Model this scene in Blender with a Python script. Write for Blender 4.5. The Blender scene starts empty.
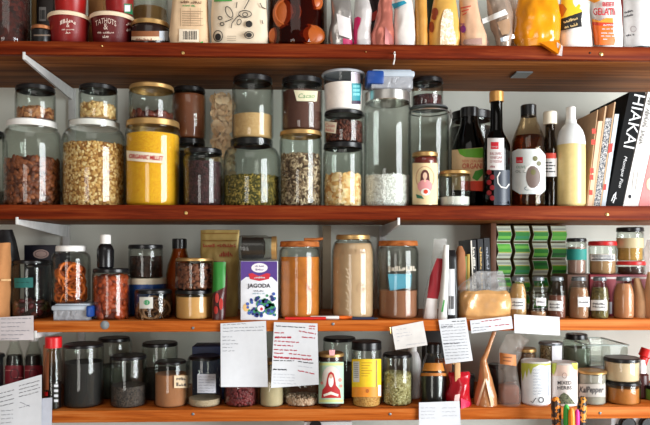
import bpy, bmesh, math, random
from mathutils import Vector, noise

# ---------------------------------------------------------------- camera, world, light, exposure
SC = bpy.context.scene
COL = SC.collection
F, CXP, HOR, D, ZC = 670.0, 325.0, 254.0, 1.46, 1.50
YAW = math.radians(1.8)
cam_d = bpy.data.cameras.new('camera'); cam = bpy.data.objects.new('camera', cam_d); COL.objects.link(cam)
cam_d.sensor_width = 36.0; cam_d.lens = 36.0 * F / 650.0
cam_d.shift_y = (HOR - 212.5) / 650.0
cam_d.clip_start = 0.05
cam.location = (0, -D, ZC); cam.rotation_euler = (math.pi / 2, 0, -YAW)
SC.camera = cam

world = bpy.data.worlds.new('world'); SC.world = world; world.use_nodes = True
wb = world.node_tree.nodes['Background']
wb.inputs[0].default_value = (1.0, 0.88, 0.76, 1); wb.inputs[1].default_value = 0.15

def area(name, loc, target, sx, sy, power, color):
    d = bpy.data.lights.new(name, 'AREA'); d.shape = 'RECTANGLE'; d.size = sx; d.size_y = sy
    d.energy = power; d.color = color
    o = bpy.data.objects.new(name, d); COL.objects.link(o); o.location = loc
    v = Vector(target) - Vector(loc)
    o.rotation_euler = v.to_track_quat('-Z', 'Y').to_euler()
    return o
area('window_daylight', (2.22, -1.50, 1.52), (0.0, -0.1, 1.50), 1.35, 1.75, 115, (0.92, 0.97, 1.0))
area('kitchen_window_daylight', (-0.9, -2.7, 1.22), (-0.1, 0.2, 1.50), 0.8, 1.5, 17, (1.0, 0.97, 0.93))
area('overhead_fill', (-0.25, -1.75, 2.75), (-0.15, 0.1, 1.30), 1.3, 0.8, 5, (1.0, 0.97, 0.92))  # soft fill added overhead to light the shelf fronts, no real fixture

SC.view_settings.view_transform = 'Standard'; SC.view_settings.look = 'None'
SC.view_settings.gamma = 1.0; SC.view_settings.use_curve_mapping = False
SC.view_settings.exposure = 0.13
SC.cycles.transparent_max_bounces = 64; SC.cycles.max_bounces = 10
SC.cycles.use_denoising = True

# ---------------------------------------------------------------- photograph pixel -> point at depth y behind the shelf front
ca, sa = math.cos(YAW), math.sin(YAW)
def P(px, py, y):
    u = (px - CXP) / F; v = (HOR - py) / F
    t = (y + D) / (ca - u * sa)
    return Vector((t * (sa + u * ca), y, ZC + t * v))
def S(px, y):
    u = (px - CXP) / F
    return (y + D) / (ca - u * sa) / F

# ---------------------------------------------------------------- materials
def SR(px, y):
    # radius scale: round things off the optical axis project wider
    return S(px, y) / (1 + ((px - CXP) / F) ** 2) ** .3
def lin(c):
    return tuple(((x / 255.0) / 12.92 if x <= 10 else ((x / 255.0 + 0.055) / 1.055) ** 2.4) for x in c) + (1,)
def newmat(name):
    m = bpy.data.materials.new(name); m.use_nodes = True
    nt = m.node_tree; return m, nt, nt.nodes['Principled BSDF']
MATS = {}
def M(c, rough=.5, metal=0.0, bump=0.0, scale=60, var=0.0, coat=0.0):
    """plain surface with faint procedural variation"""
    key = (c, rough, metal, bump, scale, var, coat)
    if key in MATS: return MATS[key]
    m, nt, b = newmat('surface')
    L = lin(c); b.inputs['Base Color'].default_value = L
    b.inputs['Roughness'].default_value = rough; b.inputs['Metallic'].default_value = metal
    b.inputs['Coat Weight'].default_value = coat
    tc = nt.nodes.new('ShaderNodeTexCoord')
    n = nt.nodes.new('ShaderNodeTexNoise'); n.inputs['Scale'].default_value = scale; n.inputs['Detail'].default_value = 3
    nt.links.new(tc.outputs['Object'], n.inputs['Vector'])
    r = nt.nodes.new('ShaderNodeValToRGB')
    v = var if var else .06
    r.color_ramp.elements[0].color = tuple(x * (1 - v) for x in L[:3]) + (1,)
    r.color_ramp.elements[1].color = tuple(min(1, x * (1 + v)) for x in L[:3]) + (1,)
    r.color_ramp.elements[0].position = .3; r.color_ramp.elements[1].position = .7
    nt.links.new(n.outputs['Fac'], r.inputs['Fac']); nt.links.new(r.outputs['Color'], b.inputs['Base Color'])
    if bump:
        bp = nt.nodes.new('ShaderNodeBump'); bp.inputs['Strength'].default_value = bump; bp.inputs['Distance'].default_value = .004
        nt.links.new(n.outputs['Fac'], bp.inputs['Height']); nt.links.new(bp.outputs['Normal'], b.inputs['Normal'])
    MATS[key] = m; return m
def grain(c1, c2, c3, scale=350, bump=.6, rough=.75):
    """powder, seeds, leaves: cells of three colours"""
    key = ('g', c1, c2, c3, scale, bump)
    if key in MATS: return MATS[key]
    m, nt, b = newmat('grain')
    tc = nt.nodes.new('ShaderNodeTexCoord')
    v = nt.nodes.new('ShaderNodeTexVoronoi'); v.inputs['Scale'].default_value = scale
    nt.links.new(tc.outputs['Object'], v.inputs['Vector'])
    sp = nt.nodes.new('ShaderNodeSeparateColor'); nt.links.new(v.outputs['Color'], sp.inputs['Color'])
    r = nt.nodes.new('ShaderNodeValToRGB'); e = r.color_ramp.elements
    e[0].color = lin(c1); e[0].position = .1; e[1].color = lin(c3); e[1].position = .9
    k = e.new(.5); k.color = lin(c2)
    nt.links.new(sp.outputs[0], r.inputs['Fac']); nt.links.new(r.outputs['Color'], b.inputs['Base Color'])
    b.inputs['Roughness'].default_value = rough
    bp = nt.nodes.new('ShaderNodeBump'); bp.inputs['Strength'].default_value = bump; bp.inputs['Distance'].default_value = .5 / scale
    bp.invert = True
    nt.links.new(v.outputs['Distance'], bp.inputs['Height']); nt.links.new(bp.outputs['Normal'], b.inputs['Normal'])
    MATS[key] = m; return m
def pieces(c1, c2, c3, rough=.5):
    """loose pieces, each island its own colour"""
    key = ('p', c1, c2, c3, rough)
    if key in MATS: return MATS[key]
    m, nt, b = newmat('pieces')
    g = nt.nodes.new('ShaderNodeNewGeometry'); r = nt.nodes.new('ShaderNodeValToRGB'); e = r.color_ramp.elements
    e[0].color = lin(c1); e[1].color = lin(c3); k = e.new(.5); k.color = lin(c2)
    nt.links.new(g.outputs['Random Per Island'], r.inputs['Fac']); nt.links.new(r.outputs['Color'], b.inputs['Base Color'])
    b.inputs['Roughness'].default_value = rough
    MATS[key] = m; return m
def glassm(tint=(248, 250, 248), edge=(128, 134, 130), rough=.015):
    key = ('gl', tint, edge, rough)
    if key in MATS: return MATS[key]
    m, nt, b = newmat('clear_glass'); nt.nodes.remove(b)
    out = nt.nodes['Material Output']
    lw = nt.nodes.new('ShaderNodeLayerWeight'); lw.inputs['Blend'].default_value = .5
    p5 = nt.nodes.new('ShaderNodeMath'); p5.operation = 'POWER'; p5.inputs[1].default_value = 4.0
    nt.links.new(lw.outputs['Facing'], p5.inputs[0])
    ma = nt.nodes.new('ShaderNodeMath'); ma.operation = 'MULTIPLY_ADD'; ma.inputs[1].default_value = .75; ma.inputs[2].default_value = .028
    nt.links.new(p5.outputs[0], ma.inputs[0])
    p2 = nt.nodes.new('ShaderNodeMath'); p2.operation = 'POWER'; p2.inputs[1].default_value = 4.5
    nt.links.new(lw.outputs['Facing'], p2.inputs[0])
    mx = nt.nodes.new('ShaderNodeMix'); mx.data_type = 'RGBA'
    mx.inputs[6].default_value = lin(tint); mx.inputs[7].default_value = lin(edge)
    nt.links.new(p2.outputs[0], mx.inputs[0])
    t = nt.nodes.new('ShaderNodeBsdfTransparent'); nt.links.new(mx.outputs[2], t.inputs[0])
    g = nt.nodes.new('ShaderNodeBsdfGlossy'); g.inputs['Roughness'].default_value = rough
    ms = nt.nodes.new('ShaderNodeMixShader')
    nt.links.new(ma.outputs[0], ms.inputs[0]); nt.links.new(t.outputs[0], ms.inputs[1]); nt.links.new(g.outputs[0], ms.inputs[2])
    nt.links.new(ms.outputs[0], out.inputs['Surface'])
    MATS[key] = m; return m
def filmm(alpha=.35, c=(235, 235, 235), rough=.15):
    """thin crinkled clear plastic"""
    key = ('film', alpha, c)
    if key in MATS: return MATS[key]
    m, nt, b = newmat('clear_film'); out = nt.nodes['Material Output']
    b.inputs['Base Color'].default_value = lin(c); b.inputs['Roughness'].default_value = rough
    t = nt.nodes.new('ShaderNodeBsdfTransparent'); ms = nt.nodes.new('ShaderNodeMixShader'); ms.inputs[0].default_value = alpha
    tc = nt.nodes.new('ShaderNodeTexCoord'); n = nt.nodes.new('ShaderNodeTexNoise'); n.inputs['Scale'].default_value = 45; n.inputs['Distortion'].default_value = 1.5
    bp = nt.nodes.new('ShaderNodeBump'); bp.inputs['Strength'].default_value = .8; bp.inputs['Distance'].default_value = .006
    nt.links.new(tc.outputs['Object'], n.inputs['Vector']); nt.links.new(n.outputs['Fac'], bp.inputs['Height']); nt.links.new(bp.outputs['Normal'], b.inputs['Normal'])
    nt.links.new(t.outputs[0], ms.inputs[1]); nt.links.new(b.outputs[0], ms.inputs[2]); nt.links.new(ms.outputs[0], out.inputs['Surface'])
    MATS[key] = m; return m
def woodm(name, dark, mid, light, rough=.32, sx=1.6, sz=38):
    m, nt, b = newmat(name)
    tc = nt.nodes.new('ShaderNodeTexCoord'); mp = nt.nodes.new('ShaderNodeMapping')
    mp.inputs['Scale'].default_value = (sx, sz, sz)
    nt.links.new(tc.outputs['Object'], mp.inputs['Vector'])
    n = nt.nodes.new('ShaderNodeTexNoise'); n.inputs['Scale'].default_value = 1.6; n.inputs['Detail'].default_value = 7; n.inputs['Roughness'].default_value = .65; n.inputs['Distortion'].default_value = .7
    nt.links.new(mp.outputs['Vector'], n.inputs['Vector'])
    r = nt.nodes.new('ShaderNodeValToRGB'); e = r.color_ramp.elements
    e[0].color = lin(dark); e[0].position = .28; e[1].color = lin(light); e[1].position = .75
    k = e.new(.5); k.color = lin(mid)
    nt.links.new(n.outputs['Fac'], r.inputs['Fac']); nt.links.new(r.outputs['Color'], b.inputs['Base Color'])
    b.inputs['Roughness'].default_value = rough; b.inputs['Specular IOR Level'].default_value = .07
    bp = nt.nodes.new('ShaderNodeBump'); bp.inputs['Strength'].default_value = .15; bp.inputs['Distance'].default_value = .002
    nt.links.new(n.outputs['Fac'], bp.inputs['Height']); nt.links.new(bp.outputs['Normal'], b.inputs['Normal'])
    return m

def dull(m, spec=.12):
    m.node_tree.nodes['Principled BSDF'].inputs['Specular IOR Level'].default_value = spec; return m
GLASS = glassm()
GREEN_GLASS = glassm((232, 242, 236), (150, 172, 160))
CLEARP = glassm((244, 246, 248), (190, 198, 202), .08)
BROWN_GLASS = glassm((96, 48, 22), (30, 14, 8))
BLACK = M((17, 17, 19), .28)
BLACKM = M((24, 24, 26), .55)
GOLD = M((190, 152, 96), .38, .7)
BRASS = M((205, 170, 105), .3, .8)
COPPER = M((196, 128, 84), .35, .7)
STEEL = M((198, 196, 192), .28, .9)
WHITE = M((232, 230, 226), .45)
CREAM = M((232, 208, 178), .5)
RED = M((196, 28, 30), .35)
PAPER = M((208, 210, 214), .8, var=.03)
KRAFT = M((190, 148, 108), .8, bump=.15, var=.08)
TAPE = M((226, 214, 190), .75)
INK = M((38, 38, 48), .8)
REDINK = M((170, 30, 52), .8)
LIDWOOD = woodm('lid_wood', (120, 62, 28), (160, 92, 46), (188, 118, 66), .45, 20, 60)
TEAL = M((20, 128, 118), .6)
LIDS = dict(black=BLACK, gold=GOLD, brass=BRASS, copper=COPPER, steel=STEEL, white=WHITE, cream=CREAM, red=RED, wood=LIDWOOD,
            grey=M((120, 126, 130), .35, .5))

# ---------------------------------------------------------------- mesh helpers
def thing(name, label, cat, loc, group=None):
    o = bpy.data.objects.new(name, None); COL.objects.link(o); o.location = loc; o.empty_display_size = .03
    o['label'] = label; o['category'] = cat
    if group: o['group'] = group
    return o
def root_of(o):
    while o.parent: o = o.parent
    return o
def link(name, vs, fs, mat, parent=None, smooth=.7, loc=None):
    me = bpy.data.meshes.new(name)
    off = root_of(parent).location if parent else Vector(loc or (0, 0, 0))
    me.from_pydata([tuple(Vector(v) - off) for v in vs], [], fs); me.update()
    if smooth:
        me.polygons.foreach_set('use_smooth', [True] * len(me.polygons))
        me.set_sharp_from_angle(angle=smooth)
    if mat: me.materials.append(mat)
    o = bpy.data.objects.new(name, me); COL.objects.link(o)
    if parent: o.parent = parent
    else: o.location = off
    return o
def structure(o):
    o['kind'] = 'structure'; return o
def lathe(prof, X, Y, seg=32):
    """closed solid of revolution, profile (r, z)"""
    vs, fs, rings = [], [], []
    for r, z in prof:
        if r < 1e-6:
            rings.append([len(vs)]); vs.append((X, Y, z))
        else:
            rings.append(list(range(len(vs), len(vs) + seg)))
            vs += [(X + r * math.cos(2 * math.pi * k / seg), Y + r * math.sin(2 * math.pi * k / seg), z) for k in range(seg)]
    for a, b in zip(rings, rings[1:]):
        for k in range(seg):
            k2 = (k + 1) % seg
            if len(a) == 1 and len(b) == 1: continue
            if len(a) == 1: fs.append((a[0], b[k2], b[k]))
            elif len(b) == 1: fs.append((a[k], a[k2], b[0]))
            else: fs.append((a[k], a[k2], b[k2], b[k]))
    return vs, fs
def boxv(x0, x1, y0, y1, z0, z1, bev=.002, seg=2):
    bm = bmesh.new(); bmesh.ops.create_cube(bm, size=1)
    for v in bm.verts:
        v.co = ((x0 + x1) / 2 + v.co.x * (x1 - x0), (y0 + y1) / 2 + v.co.y * (y1 - y0), (z0 + z1) / 2 + v.co.z * (z1 - z0))
    if bev: bmesh.ops.bevel(bm, geom=bm.edges[:], offset=bev, segments=seg, affect='EDGES', profile=.5)
    bm.verts.index_update()
    vs = [tuple(v.co) for v in bm.verts]; fs = [tuple(v.index for v in f.verts) for f in bm.faces]; bm.free()
    return vs, fs
def prism(poly, y0, y1):
    """poly of (x, z) extruded from y0 to y1"""
    n = len(poly)
    a = sum(poly[i][0] * poly[(i + 1) % n][1] - poly[(i + 1) % n][0] * poly[i][1] for i in range(n))
    if a < 0: poly = poly[::-1]
    vs = [(x, y0, z) for x, z in poly] + [(x, y1, z) for x, z in poly]
    fs = [tuple(range(n)), tuple(range(2 * n - 1, n - 1, -1))]
    fs += [(i, n + i, n + (i + 1) % n, (i + 1) % n) for i in range(n)]
    return vs, fs
def join(*parts):
    vs, fs = [], []
    for v, f in parts:
        o = len(vs); vs += v; fs += [tuple(i + o for i in q) for q in f]
    return vs, fs
def tube(pts, r, seg=8):
    pts = [Vector(p) for p in pts]; vs, fs = [], []
    for i, p in enumerate(pts):
        d = (pts[min(i + 1, len(pts) - 1)] - pts[max(i - 1, 0)]).normalized()
        up = Vector((0, 0, 1)) if abs(d.z) < .9 else Vector((1, 0, 0))
        a = d.cross(up).normalized(); b = d.cross(a)
        rr = r[i] if isinstance(r, (list, tuple)) else r
        vs += [tuple(p + a * rr * math.cos(2 * math.pi * k / seg) + b * rr * math.sin(2 * math.pi * k / seg)) for k in range(seg)]
    for i in range(len(pts) - 1):
        for k in range(seg):
            k2 = (k + 1) % seg
            fs.append((i * seg + k, i * seg + k2, (i + 1) * seg + k2, (i + 1) * seg + k))
    fs.append(tuple(range(seg - 1, -1, -1))); fs.append(tuple(range((len(pts) - 1) * seg, len(pts) * seg)))
    return vs, fs
def blob(c, dims, rot, nu=7, nv=4):
    """one small ellipsoid piece"""
    vs, fs = [], []
    def put(x, y, z):
        v = Vector((x * dims[0], y * dims[1], z * dims[2])); v.rotate(rot); vs.append(tuple(v + c))
    put(0, 0, -1)
    for j in range(1, nv):
        t = math.pi * j / nv
        for k in range(nu):
            put(math.sin(t) * math.cos(2 * math.pi * k / nu), math.sin(t) * math.sin(2 * math.pi * k / nu), -math.cos(t))
    put(0, 0, 1); L = len(vs) - 1
    for k in range(nu):
        k2 = (k + 1) % nu
        fs.append((0, 1 + k2, 1 + k)); fs.append((L, L - nu + k, L - nu + k2))
        for j in range(nv - 2):
            a = 1 + j * nu
            fs.append((a + k, a + k2, a + nu + k2, a + nu + k))
    return vs, fs
from mathutils import Euler
def ring_piece(c, R, r, rot, seg=12, ss=5):
    vs, fs = [], []
    for i in range(seg):
        a = 2 * math.pi * i / seg
        for k in range(ss):
            b = 2 * math.pi * k / ss
            v = Vector(((R + r * 1.6 * math.cos(b)) * math.cos(a), (R + r * 1.6 * math.cos(b)) * math.sin(a), r * math.sin(b))); v.rotate(rot); vs.append(tuple(v + c))
    for i in range(seg):
        for k in range(ss):
            i2, k2 = (i + 1) % seg, (k + 1) % ss
            fs.append((i * ss + k, i2 * ss + k, i2 * ss + k2, i * ss + k2))
    return vs, fs

# ---------------------------------------------------------------- vessels
class T: pass
def vessel(name, label, cat, cx, rows, base, dy=.012, gm=None, group=None, wall=.0024, seg=36, part='glass', yc=None):
    """round vessel; rows bottom->top of (py, half width px) as seen in the photograph"""
    t = T(); hw = max(h for _, h in rows)
    if yc is None:
        yc = dy
        for _ in range(4): yc = dy + hw * SR(cx, yc)
    t.cx, t.yc, t.s = cx, yc, SR(cx, yc); t.X = P(cx, 200, yc).x; t.R = hw * t.s
    prof = []
    for i, (py, h) in enumerate(rows):
        r = h * t.s
        if i == 0: z = base
        else:
            back = (i == len(rows) - 1 and py > HOR + 6)
            z = P(cx, py, yc + (r if back else -r)).z
            z = max(z, prof[-1][1] + .0005)
        prof.append((r, z))
    t.prof, t.z0, t.zt, t.wall = prof, base, prof[-1][1], wall
    t.root = thing(name, label, cat, (t.X, yc, base), group)
    b = min(.004, prof[0][0] * .2)
    outer = [(0, base), (prof[0][0] - b, base), (prof[0][0], base + b)] + prof[1:]
    if gm is None: gm = GLASS
    t.solid = gm not in GLASSES()
    if t.solid: pr = outer + [(0, t.zt)]; t.wall = 0
    else:
        inner = [(max(r - wall, .0015), z) for r, z in prof[1:]][::-1]
        pr = outer + [(max(prof[-1][0] - wall, .0015), t.zt)] + inner[1:] + [(max(prof[0][0] - wall, .0015), base + .0012), (0, base + .0012)]
    t.body = link(part, *lathe(pr, t.X, yc, seg), gm, t.root)
    be = math.atan2(t.X, D + yc); e = Vector((math.cos(be), -math.sin(be))); d = Vector((-math.sin(be), -math.cos(be)))
    def surf(px, py, off=.0006):
        # radius at that height
        z = P(cx, py, yc - t.R).z
        r = radius(t, z) + off
        q = max(-.98, min(.98, (px - cx) * t.s / max(r, .001))); c = math.sqrt(1 - q * q)
        xy = Vector((t.X, yc)) + (e * q + d * c) * r
        return Vector((xy.x, xy.y, P(px, py, xy.y).z))
    t.surf = surf
    return t
def GLASSES(): return [m for k, m in MATS.items() if isinstance(k, tuple) and k[0] in ('gl', 'film')]
def radius(t, z):
    p = t.prof
    if z <= p[0][1]: return p[0][0]
    for (r0, z0), (r1, z1) in zip(p, p[1:]):
        if z <= z1: return r0 + (r1 - r0) * (z - z0) / max(z1 - z0, 1e-6)
    return p[-1][0]
def core_mat(mat):  # core darker than its pieces: shade of the gaps put into the colour
    c = [e.color[:3] for n in mat.node_tree.nodes if n.type == 'VALTORGB' for e in n.color_ramp.elements]
    d = min(c, key=sum); key = ('core',) + tuple(round(x, 3) for x in d)
    if key not in MATS:
        m, nt, b = newmat('gap_shade_core'); b.inputs['Base Color'].default_value = tuple(x * .8 for x in d) + (1,); b.inputs['Roughness'].default_value = .9; MATS[key] = m
    return MATS[key]
def fill(t, name, mat, py, chunk=None, dome=.0, label=None, zb=None, seed=0):
    core = not (chunk and chunk[0] == 'ring')
    """what is inside, up to photo height py; chunk=(kind, n, (a,b,c)) adds loose pieces"""
    z1 = min(P(t.cx, py, t.yc - t.R).z, t.zt - .004); z0 = t.z0 + .0016 if zb is None else zb
    z1 = max(z1, z0 + .004)
    shr = t.wall + .0006 + (chunk[2][2] * 1.1 if chunk else 0)
    zs = [z0] + [z for _, z in t.prof if z0 < z < z1] + [z1]
    pr = [(0, z0)] + [(max(radius(t, z) - shr, .001), z) for z in zs]
    pr += [(pr[-1][0] * .6, z1 + dome * .6), (0, z1 + dome)]
    V = [lathe(pr, t.X, t.yc, 28)] if core else []
    if chunk:
        rnd = random.Random(seed or int(t.cx * 13 + py)); kind, n, dm = chunk
        for i in range(n):
            a = rnd.uniform(0, 2 * math.pi); top = rnd.random() < .16
            z = rnd.uniform(z0 + dm[2], z1) if not top else z1 + rnd.uniform(0, dm[2])
            R = radius(t, z) - t.wall - .0006 - max(dm[2] * 1.05, dm[0] * .34)
            rr = R * (math.sqrt(rnd.random()) if top else 1) - (0 if not top else dm[0] * .5)
            rr = max(rr, 0)
            c = Vector((t.X + rr * math.cos(a), t.yc + rr * math.sin(a), z))
            if kind == 'ring':
                c = Vector((t.X + rr * .5 * math.cos(a), t.yc + rr * .5 * math.sin(a), z))
                V.append(ring_piece(c, dm[0], dm[2], Euler((rnd.uniform(.5, 1.5), rnd.uniform(-.5, .5), rnd.uniform(0, 6.28)))))
                continue
            # spin in the wall plane, flat side outwards
            q = Euler((0, 0, rnd.uniform(0, 6.28))).to_quaternion()
            tilt = Euler((math.pi / 2 + rnd.uniform(-.35, .35), 0, a + math.pi / 2 + rnd.uniform(-.35, .35))).to_quaternion() if not top else Euler((rnd.uniform(-.5, .5), rnd.uniform(-.5, .5), 0)).to_quaternion()
            k = rnd.uniform(.8, 1.15)
            V.append(blob(c, (dm[0] * k, dm[1] * k, dm[2]), tilt @ q))
    o = link(name, *join(*V), mat, t.root, smooth=1.2)
    if chunk:
        o['kind'] = 'stuff'
        if core:
            o.data.materials.append(core_mat(mat)); o.data.polygons.foreach_set('material_index', [1] * len(V[0][1]) + [0] * (len(o.data.polygons) - len(V[0][1])))
    if label: o['label'] = label
    return o
def lid(t, mat, h, hw=None, name='lid', up=.0012, label=None, ridge=True):
    mat = LIDS.get(mat, mat); r = (hw * t.s if hw else t.prof[-1][0] + .0012); z1 = t.zt + up; z0 = z1 - h * t.s * .92
    ri = min(r - .0012, t.prof[-1][0] + .0004)
    pr = [(0, z1 - .0022), (ri, z1 - .0022), (ri, z0 + .0006), (r, z0), (r + (.0007 if ridge else 0), z0 + .001), (r + (.0007 if ridge else 0), z0 + .003), (r, z0 + .0036)]
    pr = [p for p in pr if p[1] < z1 - .002] + [(r, z1 - .002), (r - .002, z1), (r * .86, z1), (r * .84, z1 - .0006), (0, z1 - .0006)]
    t.zt = z1
    return link(name, *lathe(pr, t.X, t.yc, 36), mat, t.root, smooth=.5)
def curve_rows(xl, xr, yt, lh, neck, shl, foot=.94):
    hw = (xr - xl) / 2; rows = [(0, hw * foot)]
    ys = yt + lh + 1.5                              # under the lid
    H = 100.0
    return hw, ys
def jar(label, xl, xr, yt, base, lidm='black', lh=6, neck=.88, shl=.12, dy=.012, content=None, name='glass_jar', cat='jar', gm=None, foot=.93, H=None, group=None, chunk=None, dome=.0, lhw=None, cname=None, seed=0):
    """a jar between two photo columns: rounded shoulder, neck, screw lid, contents (name, material, py)"""
    cx, hw = (xl + xr) / 2, (xr - xl) / 2
    yc = dy
    for _ in range(4): yc = dy + hw * SR(cx, yc)
    pyb = HOR - (base - ZC) / S(cx, yc - hw * SR(cx, yc)); Hp = pyb - yt
    ys = yt + lh + .015 * Hp; ye = ys + shl * Hp
    rows = [(pyb, hw * foot), (pyb - .035 * Hp, hw * .985), (pyb - .07 * Hp, hw), (ye, hw)]
    for k in (.25, .5, .75):
        rows.append((ye + (ys - ye) * math.sin(k * math.pi / 2), hw * (neck + (1 - neck) * math.cos(k * math.pi / 2))))
    rows += [(ys, hw * neck), (yt + 1, hw * neck)]
    t = vessel(name, label, cat, cx, rows, base, dy, gm, group)
    if content: fill(t, content[0], content[1], content[2], chunk, dome, seed=seed)
    lid(t, lidm, lh, lhw or hw * neck + .8)
    return t

# ---------------------------------------------------------------- patches, lettering, writing on a surface
def patch(parent, surf, name, poly, mat, off=.0006, step=2.5, label=None):
    bm = bmesh.new(); bm.faces.new([bm.verts.new((x, -y, 0)) for x, y in poly])
    xs = [p[0] for p in poly]; ys = [-p[1] for p in poly]
    x = min(xs) + step
    while x < max(xs) - .2:
        bmesh.ops.bisect_plane(bm, geom=bm.verts[:] + bm.edges[:] + bm.faces[:], plane_co=(x, 0, 0), plane_no=(1, 0, 0)); x += step
    y = min(ys) + step * 2
    while y < max(ys) - .2:
        bmesh.ops.bisect_plane(bm, geom=bm.verts[:] + bm.edges[:] + bm.faces[:], plane_co=(0, y, 0), plane_no=(0, 1, 0)); y += step * 2
    bm.normal_update()
    if bm.faces and sum(f.normal.z for f in bm.faces) < 0: bmesh.ops.reverse_faces(bm, faces=bm.faces[:])
    bm.verts.index_update()
    vs = [surf(v.co.x, -v.co.y, off) for v in bm.verts]; fs = [tuple(v.index for v in f.verts) for f in bm.faces]; bm.free()
    o = link(name, vs, fs, mat, parent, smooth=1.0)
    if label: o['label'] = label
    return o
def rect(x0, y0, x1, y1, k=0.0):
    return [(x0, y0), (x1, y0 + k), (x1, y1 + k), (x0, y1)]
def disc(cx, cy, rx, ry=None, n=18, a0=0):
    ry = ry or rx
    return [(cx + rx * math.cos(a0 + 2 * math.pi * k / n), cy + ry * math.sin(a0 + 2 * math.pi * k / n)) for k in range(n)]
_TX = {}
def glyphs(s, shear=0.0, bold=0.0):
    key = (s, shear, bold)
    if key not in _TX:
        cu = bpy.data.curves.new('t', 'FONT'); cu.body = s; cu.shear = shear; cu.offset = bold; cu.resolution_u = 2; cu.align_x = 'CENTER'
        ob = bpy.data.objects.new('t', cu); COL.objects.link(ob)
        dg = bpy.context.evaluated_depsgraph_get(); me = ob.evaluated_get(dg).to_mesh()
        vs = [tuple(v.co[:2]) for v in me.vertices]; fs = [tuple(p.vertices) for p in me.polygons]
        ob.evaluated_get(dg).to_mesh_clear(); bpy.data.objects.remove(ob); bpy.data.curves.remove(cu)
        x0, x1 = min(v[0] for v in vs), max(v[0] for v in vs); y0, y1 = min(v[1] for v in vs), max(v[1] for v in vs)
        vs = [(v[0] - (x0 + x1) / 2, v[1] - (y0 + y1) / 2) for v in vs]
        _TX[key] = (vs, fs, x1 - x0, y1 - y0)
    return _TX[key]
def text(parent, surf, s, cx, cy, w, h, mat, d=(1, 0), off=.0012, shear=0.0, bold=.0, name='lettering', arc=0):
    """s fitted into w x h photo pixels, reading along d"""
    L = math.hypot(*d); d = (d[0] / L, d[1] / L); up = (d[1], -d[0])
    if s[0] == '~':                                  # print too small to read in the photograph: ragged strokes
        rnd = random.Random(len(s) * 7 + int(cx)); s = s[1:]; n = len(s); V = []; sw = w / n
        for i, ch in enumerate(s):
            if ch == ' ': continue
            for a0, a1 in ((.08, .42), (.52, .86)):
                lo, hi = rnd.choice(((-.5, .2), (-.5, .5), (-.3, .2), (-.5, -.1))); q = []
                for a, b in ((a0, lo), (a1, lo), (a1, hi), (a0, hi)):
                    x = -w / 2 + sw * (i + a); y = b * h - (arc * (2 * x / w) ** 2 if arc else 0)
                    q.append(surf(cx + d[0] * x + up[0] * y, cy + d[1] * x + up[1] * y, off))
                V.append((q, [(0, 1, 2, 3)]))
        return link('small_print', *join(*V), mat, parent, smooth=0)
    vs, fs, tw, th = glyphs(s, shear, bold)
    out = []
    for x, y in vs:
        a, b = x / tw * w, y / th * h
        if arc: b -= arc * (2 * a / w) ** 2
        out.append(surf(cx + d[0] * a + up[0] * b, cy + d[1] * a + up[1] * b, off))
    return link(name, out, fs, mat, parent, smooth=0)
def ink_lines(parent, surf, strokes, mat, width=.45, off=.0012, name='handwriting', seed=1, amp=.45, gap=1.2):
    """rows of scribbled handwriting; strokes of (x0, y0, x1, y1)"""
    rnd = random.Random(seed); V = []
    for x0, y0, x1, y1 in strokes:
        n = max(3, int(abs(x1 - x0) / .55)); pts = []; L = []; word = 0
        for i in range(n + 1):
            f = i / n; word -= 1
            if word <= 0:
                if len(pts) > 2: L.append(pts)
                pts = []; word = rnd.randint(5, 12)
                if i and rnd.random() < .9: continue
            pts.append((x0 + (x1 - x0) * f, y0 + (y1 - y0) * f + rnd.uniform(-amp, amp)))
        if len(pts) > 2: L.append(pts)
        for pts in L:
            vs = []; fs = []
            for x, y in pts:
                vs += [surf(x, y - width / 2, off), surf(x, y + width / 2, off)]
            fs = [(2 * i, 2 * i + 1, 2 * i + 3, 2 * i + 2) for i in range(len(pts) - 1)]
            V.append((vs, fs))
    return link(name, *join(*V), mat, parent, smooth=0)
def bars(parent, surf, rects, mat, off=.0012, name='printed_marks'):
    """printed blocks, bars and rules of one colour as one mesh"""
    V = []
    for poly in rects:
        bm = bmesh.new(); bm.faces.new([bm.verts.new((x, -y, 0)) for x, y in poly])
        xs = [p[0] for p in poly]; x = min(xs) + 1.5
        while x < max(xs) - .2:
            bmesh.ops.bisect_plane(bm, geom=bm.verts[:] + bm.edges[:] + bm.faces[:], plane_co=(x, 0, 0), plane_no=(1, 0, 0)); x += 1.5
        ys = [-p[1] for p in poly]; y = min(ys) + 3
        while y < max(ys) - .2:
            bmesh.ops.bisect_plane(bm, geom=bm.verts[:] + bm.edges[:] + bm.faces[:], plane_co=(0, y, 0), plane_no=(0, 1, 0)); y += 3
        bm.normal_update()
        if sum(f.normal.z for f in bm.faces) < 0: bmesh.ops.reverse_faces(bm, faces=bm.faces[:])
        bm.verts.index_update()
        V.append(([surf(v.co.x, -v.co.y, off) for v in bm.verts], [tuple(v.index for v in f.verts) for f in bm.faces])); bm.free()
    return link(name, *join(*V), mat, parent, smooth=1.0)
def barcode(parent, surf, x0, y0, x1, y1, seed=3):
    rnd = random.Random(seed); R = []; x = x0
    while x < x1:
        w = rnd.choice((.35, .6, .9)); R.append(rect(x, y0, min(x + w, x1), y1)); x += w + rnd.choice((.4, .6))
    bars(parent, surf, R, BLACKM, .0013, 'barcode')

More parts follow.
